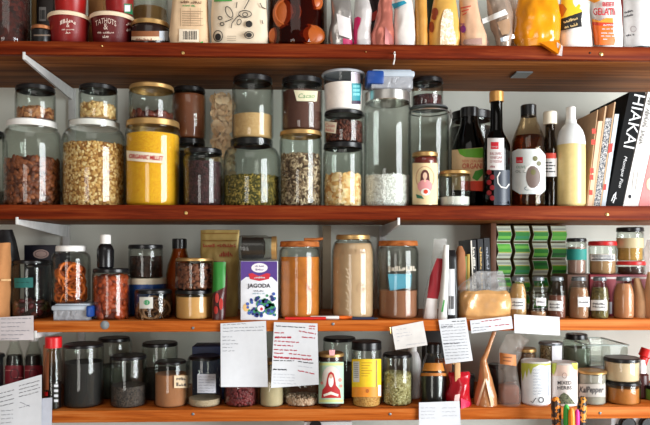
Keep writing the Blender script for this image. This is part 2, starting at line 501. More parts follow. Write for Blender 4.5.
# ---------------------------------------------------------------- soft bags and cartons
def pouch(name, label, cat, rows, base, dy, mat, n=2.6, seg=56, crump=.003, group=None, part='bag', freq=22, sub=9, seed=0, yc=None, toph=True):
    """bag or pack: rows bottom->top (py, xl, xr, half thickness m)"""
    t = T(); th = max(r[3] for r in rows); yc = dy + th if yc is None else yc; t.yc = yc
    fine = []
    for a, b in zip(rows, rows[1:]):
        for k in range(sub):
            f = k / sub; fine.append(tuple(a[i] + (b[i] - a[i]) * f for i in range(4)))
    fine.append(rows[-1]); t.rows = fine
    cx = (rows[0][1] + rows[0][2]) / 2
    t.root = thing(name, label, cat, (P(cx, 200, yc).x, yc, base), group); t.cx = cx
    vs, fs = [], []
    off = Vector((seed * 3.7 + cx * .1, 0, 0))
    for j, (py, xl, xr, h) in enumerate(fine):
        A, B = P(xl, py, yc), P(xr, py, yc); z = base if j == 0 else max(A.z, base + .001 * j)
        xm, w = (A.x + B.x) / 2, (B.x - A.x) / 2
        for k in range(seg):
            a = 2 * math.pi * k / seg; c, s = math.cos(a), math.sin(a)
            x = xm + w * math.copysign(abs(c) ** (2 / n), c); y = yc + h * math.copysign(abs(s) ** (2 / n), s)
            if crump and j: 
                q = noise.noise_vector(Vector((x, y, z)) * freq + off) * crump + noise.noise_vector(Vector((x, y, z * .6)) * freq * 3.1 + off) * crump * .55
                fade = min(1, j / 3)
                x += q.x * .6 * fade; y += q.y * fade
                dz = q.z * .5 * fade
            else: dz = 0
            vs.append((x, y, max(z + dz, base)))
    for j in range(len(fine) - 1):
        for k in range(seg):
            k2 = (k + 1) % seg; fs.append((j * seg + k, j * seg + k2, (j + 1) * seg + k2, (j + 1) * seg + k))
    fs.append(tuple(range(seg - 1, -1, -1))); L = (len(fine) - 1) * seg; fs.append(tuple(range(L, L + seg)))
    t.body = link(part, vs, fs, mat, t.root, smooth=.9); t.zt = P(cx, rows[-1][0], yc).z
    def surf(px, py, o=.001):
        R = fine
        if py >= R[0][0]: r = R[0]
        elif py <= R[-1][0]: r = R[-1]
        else:
            for a, b in zip(R, R[1:]):
                if b[0] <= py <= a[0]:
                    f = (a[0] - py) / max(a[0] - b[0], 1e-6); r = tuple(a[i] + (b[i] - a[i]) * f for i in range(4)); break
        u = max(-.99, min(.99, (px - (r[1] + r[2]) / 2) / max((r[2] - r[1]) / 2, .01)))
        y = yc - r[3] * (1 - abs(u) ** n) ** (1 / n)
        p = P(px, py, y)
        q = noise.noise_vector(Vector((p.x, p.y, p.z)) * freq + off) * crump
        return P(px, py, y - abs(q.y) - crump * .8 - o)
    t.surf = surf
    return t
def flat(y):
    return lambda px, py, off=.0006: P(px, py, y - off)
def carton(name, label, cat, xl, xr, yt, base, dy, depth, mat, bev=.0015, part=None, group=None):
    """upright box; front face at depth dy"""
    t = T(); A, B = P(xl, yt, dy), P(xr, yt, dy)
    t.root = thing(name, label, cat, ((A.x + B.x) / 2, dy + depth / 2, base), group)
    t.body = link(part or 'box', *boxv(A.x, B.x, dy, dy + depth, base, A.z, bev), mat, t.root, smooth=.5)
    t.surf = flat(dy); t.zt = A.z; t.yc = dy + depth / 2; t.s = S(xl, dy)
    return t

# ================================================================ the room and the shelves
WALLM = M((216, 218, 208), .85, scale=8, var=.05)
WY = 0.30
structure(link('wall_back', *boxv(-2.2, 2.35, WY, WY + .1, 0, 2.7, 0), WALLM, smooth=0))
FLM = woodm('floor_wood', (170, 124, 84), (196, 152, 108), (212, 172, 130), .5, 1.2, 8)
structure(link('floor', *boxv(-2.2, 2.35, -3.4, WY + .1, -.1, 0, 0), FLM, smooth=0))
# right wall with the window the daylight comes through
wy0, wy1, wz0, wz1 = -2.25, -.75, .60, 2.44
structure(link('wall_right', *join(boxv(2.25, 2.35, wy1, WY + .05, 0, 2.7, 0), boxv(2.25, 2.35, -3.4, wy0, 0, 2.7, 0),
    boxv(2.25, 2.35, wy0, wy1, 0, wz0, 0), boxv(2.25, 2.35, wy0, wy1, wz1, 2.7, 0)), WALLM, smooth=0))
structure(link('window_1', *join(boxv(2.26, 2.30, wy0, wy0 + .05, wz0, wz1, 0), boxv(2.26, 2.30, wy1 - .05, wy1, wz0, wz1, 0),
    boxv(2.26, 2.30, wy0, wy1, wz0, wz0 + .05, 0), boxv(2.26, 2.30, wy0, wy1, wz1 - .05, wz1, 0)), WHITE, smooth=0))

WOOD_A = woodm('red_brown_wood', (54, 15, 4), (106, 35, 11), (150, 72, 32), .5)
WOOD_C = woodm('brown_board', (64, 32, 12), (124, 72, 34), (172, 112, 62), .55, 1.1, 26)
WOOD_B = woodm('orange_wood', (112, 46, 10), (178, 90, 30), (208, 134, 70), .5)
ZS = {}
def shelf(k, yt, yb, mat, label):
    z1, z0 = P(325, yt, 0).z, P(325, yb, 0).z
    t = thing('wall_shelf', label, 'shelf', (0, .15, z0))
    if k < 3:
        link('board', *boxv(-1.15, 1.25, .0185, WY, z0 + .001, z1, .001), WOOD_C, t); link('front_edge', *boxv(-1.15, 1.25, 0, .018, z0, z1, .0025), mat, t)
    else: link('board', *boxv(-1.15, 1.25, 0, WY, z0, z1, .0025), mat, t)
    ZS[k] = z1; t['z0'] = z0
    return t
SH1 = shelf(1, 43.6, 57, WOOD_A, 'dark red-brown wooden top shelf with the paper bags and red tubs')
SH2 = shelf(2, 205.2, 219.5, WOOD_A, 'dark red-brown wooden second shelf holding the tall jars, bottles and cookbooks')
SH3 = shelf(3, 320.2, 331.4, WOOD_B, 'orange-toned wooden third shelf with paper notes hanging off its front edge')
SH4 = shelf(4, 408.8, 421, WOOD_B, 'orange-toned wooden lowest shelf under the hanging paper notes')
def screw(par, px, py, r, mat, name='screw', shape=None):
    c = P(px, py, 0)
    vs, fs = lathe([(0, 0), (r, 0), (r, .0012), (r * .6, .002), (0, .002)], 0, 0, 14)
    link(name, [(c.x + v[0], -v[2], c.z + v[1]) for v in vs], fs, mat, par)
for px, py, r in ((183, 53, .0035), (102, 46, .002), (601, 54, .0042), (366, 52, .0016)): screw(SH1, px, py, r, BRASS)
screw(SH1, 590, 53, .002, BLACKM, 'screw_hole')
for px, py in ((607, 214.5), (186, 213)): screw(SH2, px, py, .0038, BRASS)
for px, py, r in ((105, 325, .0095), (193, 328, .003), (333, 324, .0032), (548, 326, .003)): screw(SH3, px, py, r, LIDS['grey'])
for px, py in ((193, 414), (390, 414), (600, 413)): screw(SH4, px, py, .003, LIDS['grey'])
# white cup hook and metal plate under the top shelf
c = P(394, 54, 0)
link('cup_hook', *tube([c, c + Vector((0, -.010, .001)), c + Vector((0, -.016, -.006)), c + Vector((-.001, -.014, -.016)), c + Vector((-.002, -.006, -.024))], .0018), WHITE, SH1)
z = SH1['z0']
link('metal_plate', *prism([(P(514, 80, .12).x, z - .003), (P(530, 80, .12).x, z - .003), (P(530, 80, .12).x, z), (P(514, 80, .12).x, z)], .10, .15), LIDS['grey'], SH1)

# shelf brackets: a rail on the wall, a tapered arm, a lip at the front
BRK = M((214, 214, 212), .45)
def bracket(px, shelf_t, label, rail=(None, None), drop=.05, tip=.012):
    z = shelf_t['z0']; X = P(px, 220, 0).x
    t = thing('shelf_bracket', label, 'bracket', (X, .15, z - drop), 'metal shelf brackets')
    poly = [(-.001, z - .001), (WY - .006, z - .001), (WY - .006, z - drop), (WY - .04, z - drop), (-.001, z - tip)]
    w = .0028
    vs = [(X - w, y, zz) for y, zz in poly] + [(X + w, y, zz) for y, zz in poly]; n = len(poly)
    fs = [tuple(range(n)), tuple(range(2 * n - 1, n - 1, -1))] + [(i, n + i, n + (i + 1) % n, (i + 1) % n) for i in range(n)]
    link('arm', vs, fs, BRK, t, smooth=0)
    link('front_lip', *boxv(X - w, X + w, -.004, -.0005, z - tip, z + .004, .0008), BRK, t)
    link('rail', *boxv(X - .009, X + .009, WY - .007, WY - .0005, z - drop - (rail[1] or .12), z - .001, .001), BRK, t)
    return t
bracket(24.5, SH1, 'white metal bracket under the top shelf above the almond jar', drop=.030)
bracket(17.5, SH2, 'white metal bracket under the second shelf above the dried orange jar', drop=.030)
bracket(398.5, SH2, 'grey metal bracket under the second shelf behind the wood-lidded cocoa jar', drop=.030)
bracket(36, SH3, 'white metal bracket under the third shelf beside the red-capped sauce bottle', drop=.022)

# ================================================================ top shelf
Z1 = ZS[1]
DKRED = grain((48, 10, 6), (84, 20, 10), (40, 8, 6), 120)
jar('big jar of dark red chillies at the left end of the top shelf', -14, 31, -55, Z1, 'black', 6, .85, content=('dried_chillies', DKRED, -30), cname='chilli')
t = jar('small black jar with a copper lid left of the red tubs', 32, 52, 23.5, Z1, 'copper', 4.5, .96, .05, dy=.015, gm=M((22, 20, 20), .3))
bars(t.root, t.surf, [rect(34, 34.5, 51, 36)], M((120, 100, 84), .6), name='label')
t = carton('dark_box', 'dark brown box with a small white barcode label behind the copper-lidded jar', 'box', 36.5, 53, -25, Z1, .11, .08, M((40, 28, 24), .5))
patch(t.root, t.surf, 'label', rect(39, 7, 46, 21), M((150, 146, 144), .6)); barcode(t.root, t.surf, 40, 10, 45, 19)
t = carton('tan_box', 'narrow tan carton squeezed between the chilli jar and the dark box', 'box', 31, 36, -20, Z1, .12, .06, M((196, 150, 92), .7))
def tub(label, xl, xr, yt, base, body, dy=.01, top='cream', lh=5):
    cx, hw = (xl + xr) / 2, (xr - xl) / 2
    yb = 43
    t = vessel('jam_tub', label, 'tub', cx, [(yb, hw * .84), (yt + 4, hw * .95), (yt + lh, hw * .96), (yt + .8, hw * .96)], base, dy, body, group='red jam tubs')
    lid(t, top, lh, hw + .5, 'rim_lid'); return t
JAMR = M((128, 22, 20), .38); JAMD = M((92, 16, 18), .38)
PALEINK = M((224, 200, 186), .7)
def tub_print(t, cx, cy, s, word):
    lb = patch(t.root, t.surf, 'label', rect(cx - 12 * s, cy - 9 * s, cx + 12 * s, cy + 15 * s), t.body.data.materials[0], .0005)
    text(lb, t.surf, word, cx, cy - 2 * s, 20 * s, 5.5 * s, PALEINK, arc=3.5 * s)
    text(lb, t.surf, '&', cx, cy + 4 * s, 4 * s, 6 * s, PALEINK)
    text(lb, t.surf, '~JAM PRESERVE', cx, cy + 10 * s, 16 * s, 1.8 * s, PALEINK)
    text(lb, t.surf, '~deli', cx, cy + 14 * s, 6 * s, 3 * s, PALEINK, shear=.3)
ta = tub('red jam tub with a cream lid, left of the two lower tubs', 48.5, 90.5, 10, Z1, JAMR); tub_print(ta, 68, 22, .75, '~BATHOL')
tb = tub('dark maroon jam tub with large pale arched lettering and a cream lid', 90.5, 134.5, 10.5, Z1, JAMD); tub_print(tb, 106, 22.5, 1.0, 'TATHOTS')
for k in range(2): text(tb.root, tb.surf, ('~JAM', '~deli')[k], 128 + k * .5, 24 + 6 * k, 5, 2.5, PALEINK)
tub('bright red jam tub stacked on the left red tub', 53, 88, -24, ta.zt, M((158, 18, 14), .36), .015)
t = tub('red tub with a green and white label stacked on the dark maroon tub', 104, 135, -22, tb.zt, M((136, 16, 16), .36), .012)
patch(t.root, t.surf, 'label', [(124, 3.5), (133.5, 4), (133, 15), (124, 12.5)], M((22, 110, 66), .5)); bars(t.root, t.surf, [rect(124.5, 5, 130, 11.5)], PAPER, .0009)
t = carton('tan_box', 'tan carton behind the gap between the two red tubs', 'box', 88, 103, -20, Z1, .12, .07, M((170, 118, 66), .7))
t = jar('low dark jar with a gold lid and cream label beside the paper bag', 131, 170, 17, Z1, 'gold', 5.5, .93, .12, gm=M((34, 18, 14), .22))
patch(t.root, t.surf, 'label', rect(132, 31, 160, 36.5), M((142, 84, 46), .6), .0006); patch(t.root, t.surf, 'label', rect(132, 36.5, 162, 44), CREAM, .0007)
text(t.root, t.surf, '~CHUTNEY', 144, 39.5, 16, 2.4, M((150, 90, 70), .7)); patch(t.root, t.surf, 'label', rect(159, 31, 168, 43), M((190, 196, 204), .6), .0009)
jar('tall jar of beige grain behind the low dark gold-lidded jar', 132, 168, -40, Z1, 'gold', 6, .9, dy=.115, content=('grain', M((176, 138, 86), .8), 4))
# paper bags
t = pouch('paper_bag', 'kraft paper flour bag with a barcode near its base', 'bag', [(44, 171, 209.5, .030), (38, 169.5, 209.5, .032), (15, 172, 208, .030), (-8, 174, 207, .026), (-30, 178, 205, .012)], Z1, .008, M((222, 190, 152), .85, var=.04), 3.2, crump=.0025)
bars(t.root, t.surf, [rect(182, 11 + 2.3 * k, 203 - (k % 3) * 2, 11.5 + 2.3 * k, .3) for k in range(7)] + [rect(180 + 10 * k, 8, 180.4 + 10 * k, 26) for k in range(3)], M((150, 122, 96), .8), name='nutrition_table')
text(t.root, t.surf, '~White quinoa', 191, 2, 21, 3, M((110, 74, 54), .8), d=(1, .04)); text(t.root, t.surf, '~flour 1kg', 189, 5.6, 13, 1.8, M((60, 150, 84), .8), d=(1, .04))
patch(t.root, t.surf, 'label', rect(179, 29, 199, 41.5, .5), M((238, 222, 198), .8), .0012); barcode(t.root, t.surf, 183, 31, 197, 39.5)
bars(t.root, t.surf, [[(198, 43.5), (203, 41), (203, 44)]], M((40, 170, 80), .7), .0014, 'green_corner')
t = pouch('paper_bag', 'pale paper bag printed with black botanical drawings', 'bag', [(44, 212, 267, .034), (36, 211, 268, .037), (10, 212, 267, .034), (-12, 213, 265, .028), (-34, 216, 262, .012)], Z1, .006, M((226, 208, 182), .85, var=.03), 3.4, crump=.0035)
DR = M((40, 36, 34), .8)
def outline(par, sf, polys, mat, w=.7, off=.0014, name='drawing'):
    V = []
    for pl in polys:
        vs, fs = [], []
        for i, (x, y) in enumerate(pl):
            a, b = pl[max(i - 1, 0)], pl[min(i + 1, len(pl) - 1)]; L = math.hypot(b[0] - a[0], b[1] - a[1]) or 1
            nx, ny = -(b[1] - a[1]) / L * w / 2, (b[0] - a[0]) / L * w / 2
            vs += [sf(x + nx, y + ny, off), sf(x - nx, y - ny, off)]
        V.append((vs, [(2 * i, 2 * i + 1, 2 * i + 3, 2 * i + 2) for i in range(len(pl) - 1)]))
    return link(name, *join(*V), mat, par, smooth=0)
def loop(cx, cy, rx, ry, rot=0, n=14):
    return [(cx + rx * math.cos(a) * math.cos(rot) - ry * math.sin(a) * math.sin(rot), cy + rx * math.cos(a) * math.sin(rot) + ry * math.sin(a) * math.cos(rot)) for a in [2 * math.pi * k / n for k in range(n + 1)]]
outline(t.root, t.surf, [loop(229, 12, 6, 3, 1.1), loop(245, 14, 6.5, 3.5), loop(245, 14.5, 2.5, 2), loop(220, 18, 2, 1.6), loop(222, 24, 2, 1.6), loop(239, 22, 2, 3, .4), loop(249, 24, 3, 3), loop(218, 36, 4.5, 5.5), loop(249, 35, 4.5, 3.5),
    [(225, 22), (230, 20), (233, 18)], [(231, 28), (232, 23), (236, 18), (240, 15)], [(244, 9), (247, 4), (250, -2)], [(236, 8), (237, 2)], [(260, 3), (262, 7), (266, 9)], [(262, 20), (263, 24)]], DR, .8)
bars(t.root, t.surf, [disc(249, 24, 2.6), disc(249, 35, 3, 2.4), disc(218, 37, 3, 3.6)], DR, .0013, 'stamps')
bars(t.root, t.surf, [rect(214, 0, 232, 1.6, -.5)], M((70, 150, 70), .7), .0014, 'green_band')
bars(t.root, t.surf, [rect(227, 36 + 2 * k, 236, 36.5 + 2 * k) for k in range(3)], M((150, 130, 110), .8), .0014, 'small_print')
# preserved fruit
t = jar('large jar of orange fruit halves in dark syrup beside the printed paper bag', 268, 327, -60, Z1, 'gold', 7, .85, gm=glassm((196, 150, 110), (90, 50, 26)), content=('syrup', M((112, 48, 14), .3), -30))
ORF = M((172, 82, 22), .35, bump=.1, scale=120); fr = []
for (x, y, rx, ry, rot) in ((288, 13, 15, 17, .2), (308, 35, 17, 11, 0), (314, 2, 9, 9, 0), (276, 36, 8, 9, 0)):
    c = P(x, y, t.yc - t.R * .82); s = t.s
    q = math.sqrt(max(0, 1 - ((x - t.cx) * t.s / (t.R)) ** 2)); c.y = t.yc - max(.008, t.R * q - .010)
    c = P(x, y, c.y)
    fr.append(blob(c, (rx * s, .010, ry * s), Euler((0, rot, (x - t.cx) * .012)), 18, 10))
    fr.append(ring_piece(c + Vector((0, -.0065, 0)), min(rx, ry) * s * .82, .0016, Euler((math.pi / 2, 0, (x - t.cx) * .012)), 20, 5))
link('fruit_halves', *join(*fr), ORF, t.root)
# pouches
FOIL = M((196, 190, 186), .28, .75, .5, 40); 
def strip(t, poly, mat, name='label', off=.001): return patch(t.root, t.surf, name, poly, mat, off)
t = pouch('foil_pouch', 'crumpled silver foil pouch with a tilted white card label', 'pouch', [(45, 329, 353, .026), (38, 329, 354, .028), (15, 330, 352, .022), (-12, 332, 350, .006)], Z1, .01, FOIL, 2.4, crump=.006, seed=1)
strip(t, [(336.5, 13.5), (350, 18.5), (352, 39), (339, 35)], M((226, 218, 216), .7)); strip(t, [(343, 38), (352, 40), (353, 44.5), (343, 44)], M((170, 20, 80), .5))
t = pouch('foil_pouch', 'grey-white pouch with a magenta splash on its left half', 'pouch', [(45, 353, 371, .024), (36, 353, 371, .026), (12, 354, 372, .022), (-12, 357, 368, .006)], Z1, .012, M((206, 200, 198), .4, .2, .3, 40), 2.4, crump=.004, seed=2)
strip(t, [(354.5, 18), (358, 16.5), (361, 18), (360, 24), (357.5, 30), (356.5, 44), (353.8, 44), (353.5, 30)], M((206, 20, 96), .5), 'print')
t = pouch('foil_pouch', 'salmon pink metallic pouch folded to a central ridge', 'pouch', [(45, 371, 394, .026), (34, 371, 394, .026), (10, 378, 392, .018), (-12, 380, 391, .006)], Z1, .008, M((214, 128, 112), .3, .55, .4, 40), 2.0, crump=.005, seed=3)
strip(t, [(385, 26), (392, 36), (393.5, 44), (385, 44)], M((190, 120, 118), .3, .5), 'fold')
t = pouch('dark_pouch', 'dark pouch half hidden behind the salmon pink pouch', 'pouch', [(45, 362, 382, .02), (10, 364, 380, .018), (-14, 366, 380, .005)], Z1, .085, M((52, 34, 36), .35, .3, .3), 2.4, crump=.004, seed=4)
strip(t, [(371, 14), (377, 10), (378, 18), (371, 22)], M((200, 60, 50), .5), 'print')
t = pouch('clear_pouch', 'pouch of white powder with a blue band at its top', 'pouch', [(45, 394, 415, .028), (36, 393, 415, .03), (12, 394, 414, .024), (-12, 396, 411, .006)], Z1, .01, M((228, 220, 214), .4, bump=.2), 2.6, crump=.003, seed=5)
strip(t, [(391.5, 4), (404, .5), (407, 3), (394, 9)], M((38, 150, 178), .5), 'band'); strip(t, [(392, -2), (403, -6), (405, -3), (392, 2)], M((210, 190, 190), .5), 'band')
t = pouch('mustard_pouch', 'narrow mustard yellow pouch standing between white and dotted bags', 'pouch', [(45, 415, 427, .026), (20, 415, 427, .024), (-14, 415, 426, .008)], Z1, .01, M((206, 146, 66), .45, bump=.1), 2.4, crump=.002, seed=6)
t = pouch('green_pouch', 'dark green pouch behind the mustard yellow pouch', 'pouch', [(45, 420, 436, .02), (0, 421, 436, .018), (-16, 422, 434, .005)], Z1, .085, M((30, 52, 26), .4), 2.4, crump=.003, seed=7)
t = pouch('yellow_pouch', 'yellow bag with brown-red bean shapes and white grains showing', 'pouch', [(45, 428.5, 459, .028), (34, 428, 459, .03), (12, 432, 457, .024), (-14, 436, 454, .006)], Z1, .008, M((226, 172, 84), .45, bump=.1), 2.6, crump=.003, seed=8)
strip(t, [(440, 44.5), (441, 22), (444, 10), (452, 6), (457, 12), (458.5, 44.5)], grain((250, 236, 214), (236, 212, 180), (214, 184, 150), 260, .3), 'grains')
bars(t.root, t.surf, [disc(435, 12, 3.2, 4.4), disc(431.5, 27, 2.6, 5.5), disc(434, 17, 2.5, 3)], M((150, 62, 34), .6), .0016, 'bean_print')
t = pouch('kraft_pouch', 'kraft pouch with red lines of print and a purple stamp', 'pouch', [(45, 460, 486, .030), (37, 459, 486, .030), (12, 460, 478, .022), (-14, 460, 474, .006)], Z1, .008, M((216, 172, 138), .6, bump=.1), 2.5, crump=.003, seed=9)
bars(t.root, t.surf, [rect(460.5 + k, 7.5 + 3.4 * k, 471 - 2.2 * k, 8.8 + 3.4 * k, -2.2) for k in range(3)], M((196, 72, 50), .6), .0016, 'red_print')
bars(t.root, t.surf, [disc(463, 29, 2.8, 3.8), rect(460.5, 23.5, 464.5, 24.6)], M((126, 40, 128), .6), .0016, 'purple_stamp')
strip(t, [(464, 39.5), (487, 37.5), (489.5, 44.5), (462, 44.5)], M((160, 124, 112), .4), 'base_fold')
t = pouch('clear_bag', 'crumpled clear bag with white tape strips and tan contents', 'bag', [(45, 496, 510, .022), (36, 495.5, 511, .024), (15, 489, 511, .018), (-8, 484, 508, .008)], Z1, .006, M((170, 150, 134), .22, .25, .6, 45), 2.3, crump=.008, seed=10)
strip(t, [(482, 19), (505, 9), (508, 14), (483, 24)], WHITE, 'tape_strip'); strip(t, [(500, 38), (514, 34), (515, 38), (501, 42)], M((206, 214, 224), .3, .5), 'tape_strip')
strip(t, [(497, 22), (509, 18), (512, 33), (502, 35)], M((156, 122, 92), .6), 'contents')
t = pouch('clear_bag', 'clear bag with a pale card between the taped bag and the orange powder', 'bag', [(45, 500, 520, .02), (20, 503, 518, .02), (-14, 504, 515, .005)], Z1, .09, M((214, 198, 184), .45, bump=.2), 2.4, crump=.004, seed=11)
# orange powder bag, its corner hanging over the shelf edge
t = pouch('powder_bag', 'bag of bright orange powder slumped over the edge of the top shelf', 'bag', [(45, 518, 557, .034), (36, 514, 559, .038), (16, 516, 560, .034), (0, 517, 558, .030), (-16, 520, 552, .012)], Z1, -.010, M((238, 150, 12), .22, bump=.25, scale=30, var=.08, coat=.6), 2.3, crump=.007, seed=12)
cr = [P(540, 43, -.006), P(559, 40, -.006), P(560, 47, -.012), P(557.5, 55, -.012), P(550, 50, -.012), P(543, 45.5, -.010)]
th = Vector((0, -.006, 0)); vs = [tuple(p + (th if i not in (0, 1) else th * .3)) for i, p in enumerate(cr)] + [tuple(p + Vector((0, .0045, 0))) for p in cr]; n = len(cr)
link('corner_flap', vs, [tuple(range(n)), tuple(range(2 * n - 1, n - 1, -1))] + [(i, n + i, n + (i + 1) % n, (i + 1) % n) for i in range(n)], M((236, 140, 10), .25, coat=.5), t.root)
fl = [P(557, 42, -.014), P(563, 46, -.014), P(562, 56, -.014), P(557, 55, -.014)]
link('film_edge', [tuple(p) for p in fl] + [tuple(p + Vector((0, .0006, 0))) for p in fl], [(0, 1, 2, 3), (7, 6, 5, 4), (0, 4, 5, 1), (1, 5, 6, 2), (2, 6, 7, 3), (3, 7, 4, 0)], filmm(.4), t.root)
t = pouch('yellow_pouch', 'yellow pouch with a slanted black band and plain white base', 'pouch', [(45, 560, 591, .03), (37, 559, 590.5, .032), (12, 560, 588, .026), (-14, 562, 586, .008)], Z1, .012, M((236, 232, 228), .45), 2.8, crump=.002, seed=13)
strip(t, [(559, 20), (584, 11), (588, -8), (562, -8)], M((238, 196, 44), .45), 'print'); strip(t, [(559, 31), (584, 26), (584.5, 11), (560, 19)], M((26, 24, 24), .5), 'band')
strip(t, [(559, 4), (563, 4), (567, 9), (563, 16), (559.5, 18)], M((196, 112, 30), .5), 'picture', .0014); strip(t, [(584, 9), (587, 9), (588, 26), (584.5, 26.5)], M((196, 150, 108), .5), 'print', .0014)
text(t.root, t.surf, '~Unbleached', 570.5, 20, 15, 3, M((222, 190, 130), .6), d=(1, -.3), off=.002); text(t.root, t.surf, '~dry flour', 571, 25.5, 14, 3, M((222, 190, 130), .6), d=(1, -.25), off=.002)
t = pouch('gelatin_pouch', 'white and orange pouch lettered BEEF GELATIN', 'pouch', [(45, 594.5, 620, .03), (38, 594, 620, .032), (10, 591.5, 619, .028), (-16, 592, 618, .010)], Z1, .008, M((232, 228, 224), .4), 3, crump=.0012, seed=14)
strip(t, [(594.5, 45), (591.8, 23), (619, 25), (620, 45)], M((238, 110, 30), .45), 'print'); strip(t, [(591.8, 22), (619, 23), (619, 27), (592.3, 25)], M((206, 62, 34), .45), 'band', .0015)
strip(t, [(592, 18.5), (600, 21), (606, 18), (617, 18), (619, 21), (619, 23), (592, 22)], M((236, 150, 40), .5), 'print', .0014); strip(t, [(588, 0), (594, 3), (600, .5), (600, -8), (590, -8)], M((236, 150, 40), .5), 'print', .0014)
GR = M((196, 26, 40), .5)
text(t.root, t.surf, 'BEEF', 609, 4.2, 13, 4.2, GR, bold=.02, off=.004); text(t.root, t.surf, 'GELATIN', 606, 11.5, 26, 7, GR, bold=.02, off=.004)
text(t.root, t.surf, '~UNFLAVOURED', 610.5, 24.7, 15, 2.2, PAPER, off=.0025); ink_lines(t.root, t.surf, [(602, 29, 618, 29), (601, 33, 618, 33.2), (601, 36, 618, 36.2), (603, 39.2, 609, 39.2)], PAPER, .8, .002, 'small_print', amp=.1)
t = jar('white canister with fine black print at the right end of the top shelf', 623.5, 652, -40, Z1, 'white', 6, .98, .02, gm=M((226, 224, 224), .4), foot=.97, name='white_canister', cat='canister')
lathe_foot = link('foot_ring', *lathe([(0, Z1 + .0001), (t.R * .985, Z1 + .0001), (t.R * 1.003, Z1 + .0015), (t.R * 1.003, Z1 + .006), (0, Z1 + .006)], t.X, t.yc), M((30, 44, 46), .4), t.root)
text(t.root, t.surf, '~vanilla', 629, 11.5, 9, 2.2, INK, d=(1, -.3)); text(t.root, t.surf, '~powder', 629, 15.5, 9, 2.2, INK, d=(1, -.3)); outline(t.root, t.surf, [loop(633.5, 29, 2.8, 2.8)], M((190, 180, 182), .6), .8, .001); text(t.root, t.surf, '~250 g', 630.5, 35, 8, 1.8, INK, d=(1, -.15))
carton('red_box', 'dark red carton between the gelatin pouch and the white canister', 'box', 616, 627, -20, Z1, .10, .06, M((130, 28, 22), .5))

X0, X1 = P(322.5, 270, WY - .012).x, P(331, 270, WY - .012).x
structure(link('trim_1', *boxv(X0, X1, WY - .012, WY - .0005, ZS[3] + .001, SH2['z0'] - .001, .001), M((160, 142, 118), .7), smooth=0))
# ================================================================ second shelf
Z2 = ZS[2]
ALM = pieces((78, 34, 16), (118, 58, 28), (160, 90, 50)); NUT = pieces((150, 84, 50), (196, 140, 92), (110, 56, 34))
jar('pale jar cut off by the left picture edge beside the almond jar', -40, 7.5, 128, Z2, 'black', 5, .88, dy=.07, content=('flour', M((150, 140, 128), .8), 190))
t = jar('big jar half full of almonds with a white lid', 3.5, 61.5, 117, Z2, 'white', 7.5, .86, .14, content=('almonds', ALM, 158), chunk=('b', 735, (.0112, .0064, .004)), lhw=25)
jar('small black-lidded jar of chopped brown nuts on top of the almond jar', 15.5, 55.5, 82.5, t.zt, 'black', 5.5, .93, .10, dy=.02, content=('chopped_nuts', NUT, 106), chunk=('b', 350, (.0055, .004, .003)))
t = jar('big jar of rolled oats with a white lid', 62.5, 126, 117, Z2, 'white', 7, .80, .16, content=('rolled_oats', pieces((158, 102, 46), (214, 164, 92), (246, 218, 162), .7), 141), chunk=('b', 3400, (.0044, .0036, .0012)), lhw=24.5)
jar('small black-lidded jar of pale cashew pieces on top of the oats', 79, 117.5, 82, t.zt, 'black', 5.5, .93, .10, dy=.02, content=('cashew_pieces', pieces((226, 186, 120), (238, 206, 150), (200, 150, 88), .6), 102), chunk=('b', 297, (.006, .0045, .003)))
MIL = grain((252, 194, 22), (248, 180, 8), (236, 158, 4), 700, .35)
t = jar('tall gold-lidded jar full of yellow millet with a red handwritten tape label', 125.5, 180.5, 116.5, Z2, 'gold', 7, .93, .10, content=('millet', MIL, 131))
lb = strip(t, [(127.5, 150.5), (165, 154), (165.5, 163.5), (128, 160.5)], TAPE, 'tape_label', .0006); text(lb, t.surf, 'ORGANIC MILLET', 146.5, 157.2, 33, 4.6, M((176, 36, 40), .8), d=(1, .08), off=.0012, shear=.1, bold=.03)
jar('gold-lidded jar with a few dried red chillies stacked on the millet', 129, 174.5, 81, t.zt, 'gold', 5, .93, .10, dy=.016, content=('dried_chillies', pieces((84, 24, 14), (116, 44, 26), (60, 16, 10), .4), 111), chunk=('b', 105, (.011, .006, .004)))
# dark jar behind, brown spread on top of it
tb = jar('dark jar behind the millet under the jar of chocolate spread', 172, 206, 137, Z2, 'black', 6, .9, dy=.128, content=('dark_beans', grain((30, 22, 20), (44, 32, 28), (22, 16, 14), 250), 150))
jar('black-lidded jar of smooth brown chocolate spread beside the chilli jar', 172.5, 206, 84.5, tb.zt, 'black', 5, .9, .08, dy=.128, content=('chocolate_spread', M((132, 70, 40), .45), 92))
jar('jar of dark purple dried berries in front of the clear bag', 183.5, 223, 146.5, Z2, 'black', 5.5, .9, .10, content=('dried_berries', grain((52, 24, 26), (74, 34, 38), (34, 16, 18), 190, .8), 160))
t = pouch('clear_bag', 'clear bag of pale dried slices standing between two stacked jars', 'bag', [(205, 209, 236, .03), (150, 209, 237, .034), (115, 210, 238, .03), (92, 214, 236, .018)], Z2, .14, filmm(.12, (230, 222, 206)), 2.5, crump=.004, seed=20)
rnd = random.Random(5); V = []
for k in range(280):
    c = P(rnd.uniform(213, 233), rnd.uniform(96, 196), t.yc + rnd.uniform(-.02, .02))
    V.append(blob(c, (.0115, .009, .0018), Euler((rnd.uniform(0.5, 2.2), rnd.uniform(-1, 1), rnd.uniform(0, 6))), 9, 4))
o = link('dried_slices', *join(*V), pieces((206, 162, 108), (240, 214, 174), (226, 190, 140), .7), t.root, smooth=1.2); o['kind'] = 'stuff'
HERB = pieces((70, 66, 20), (112, 98, 34), (188, 158, 76), .8)
t = jar('wide jar of green-gold dried herbs with a black lid', 223, 280.5, 136, Z2, 'black', 7, .74, .20, content=('dried_herbs', HERB, 174), chunk=('b', 2275, (.0035, .0022, .0012)), lhw=20.5)
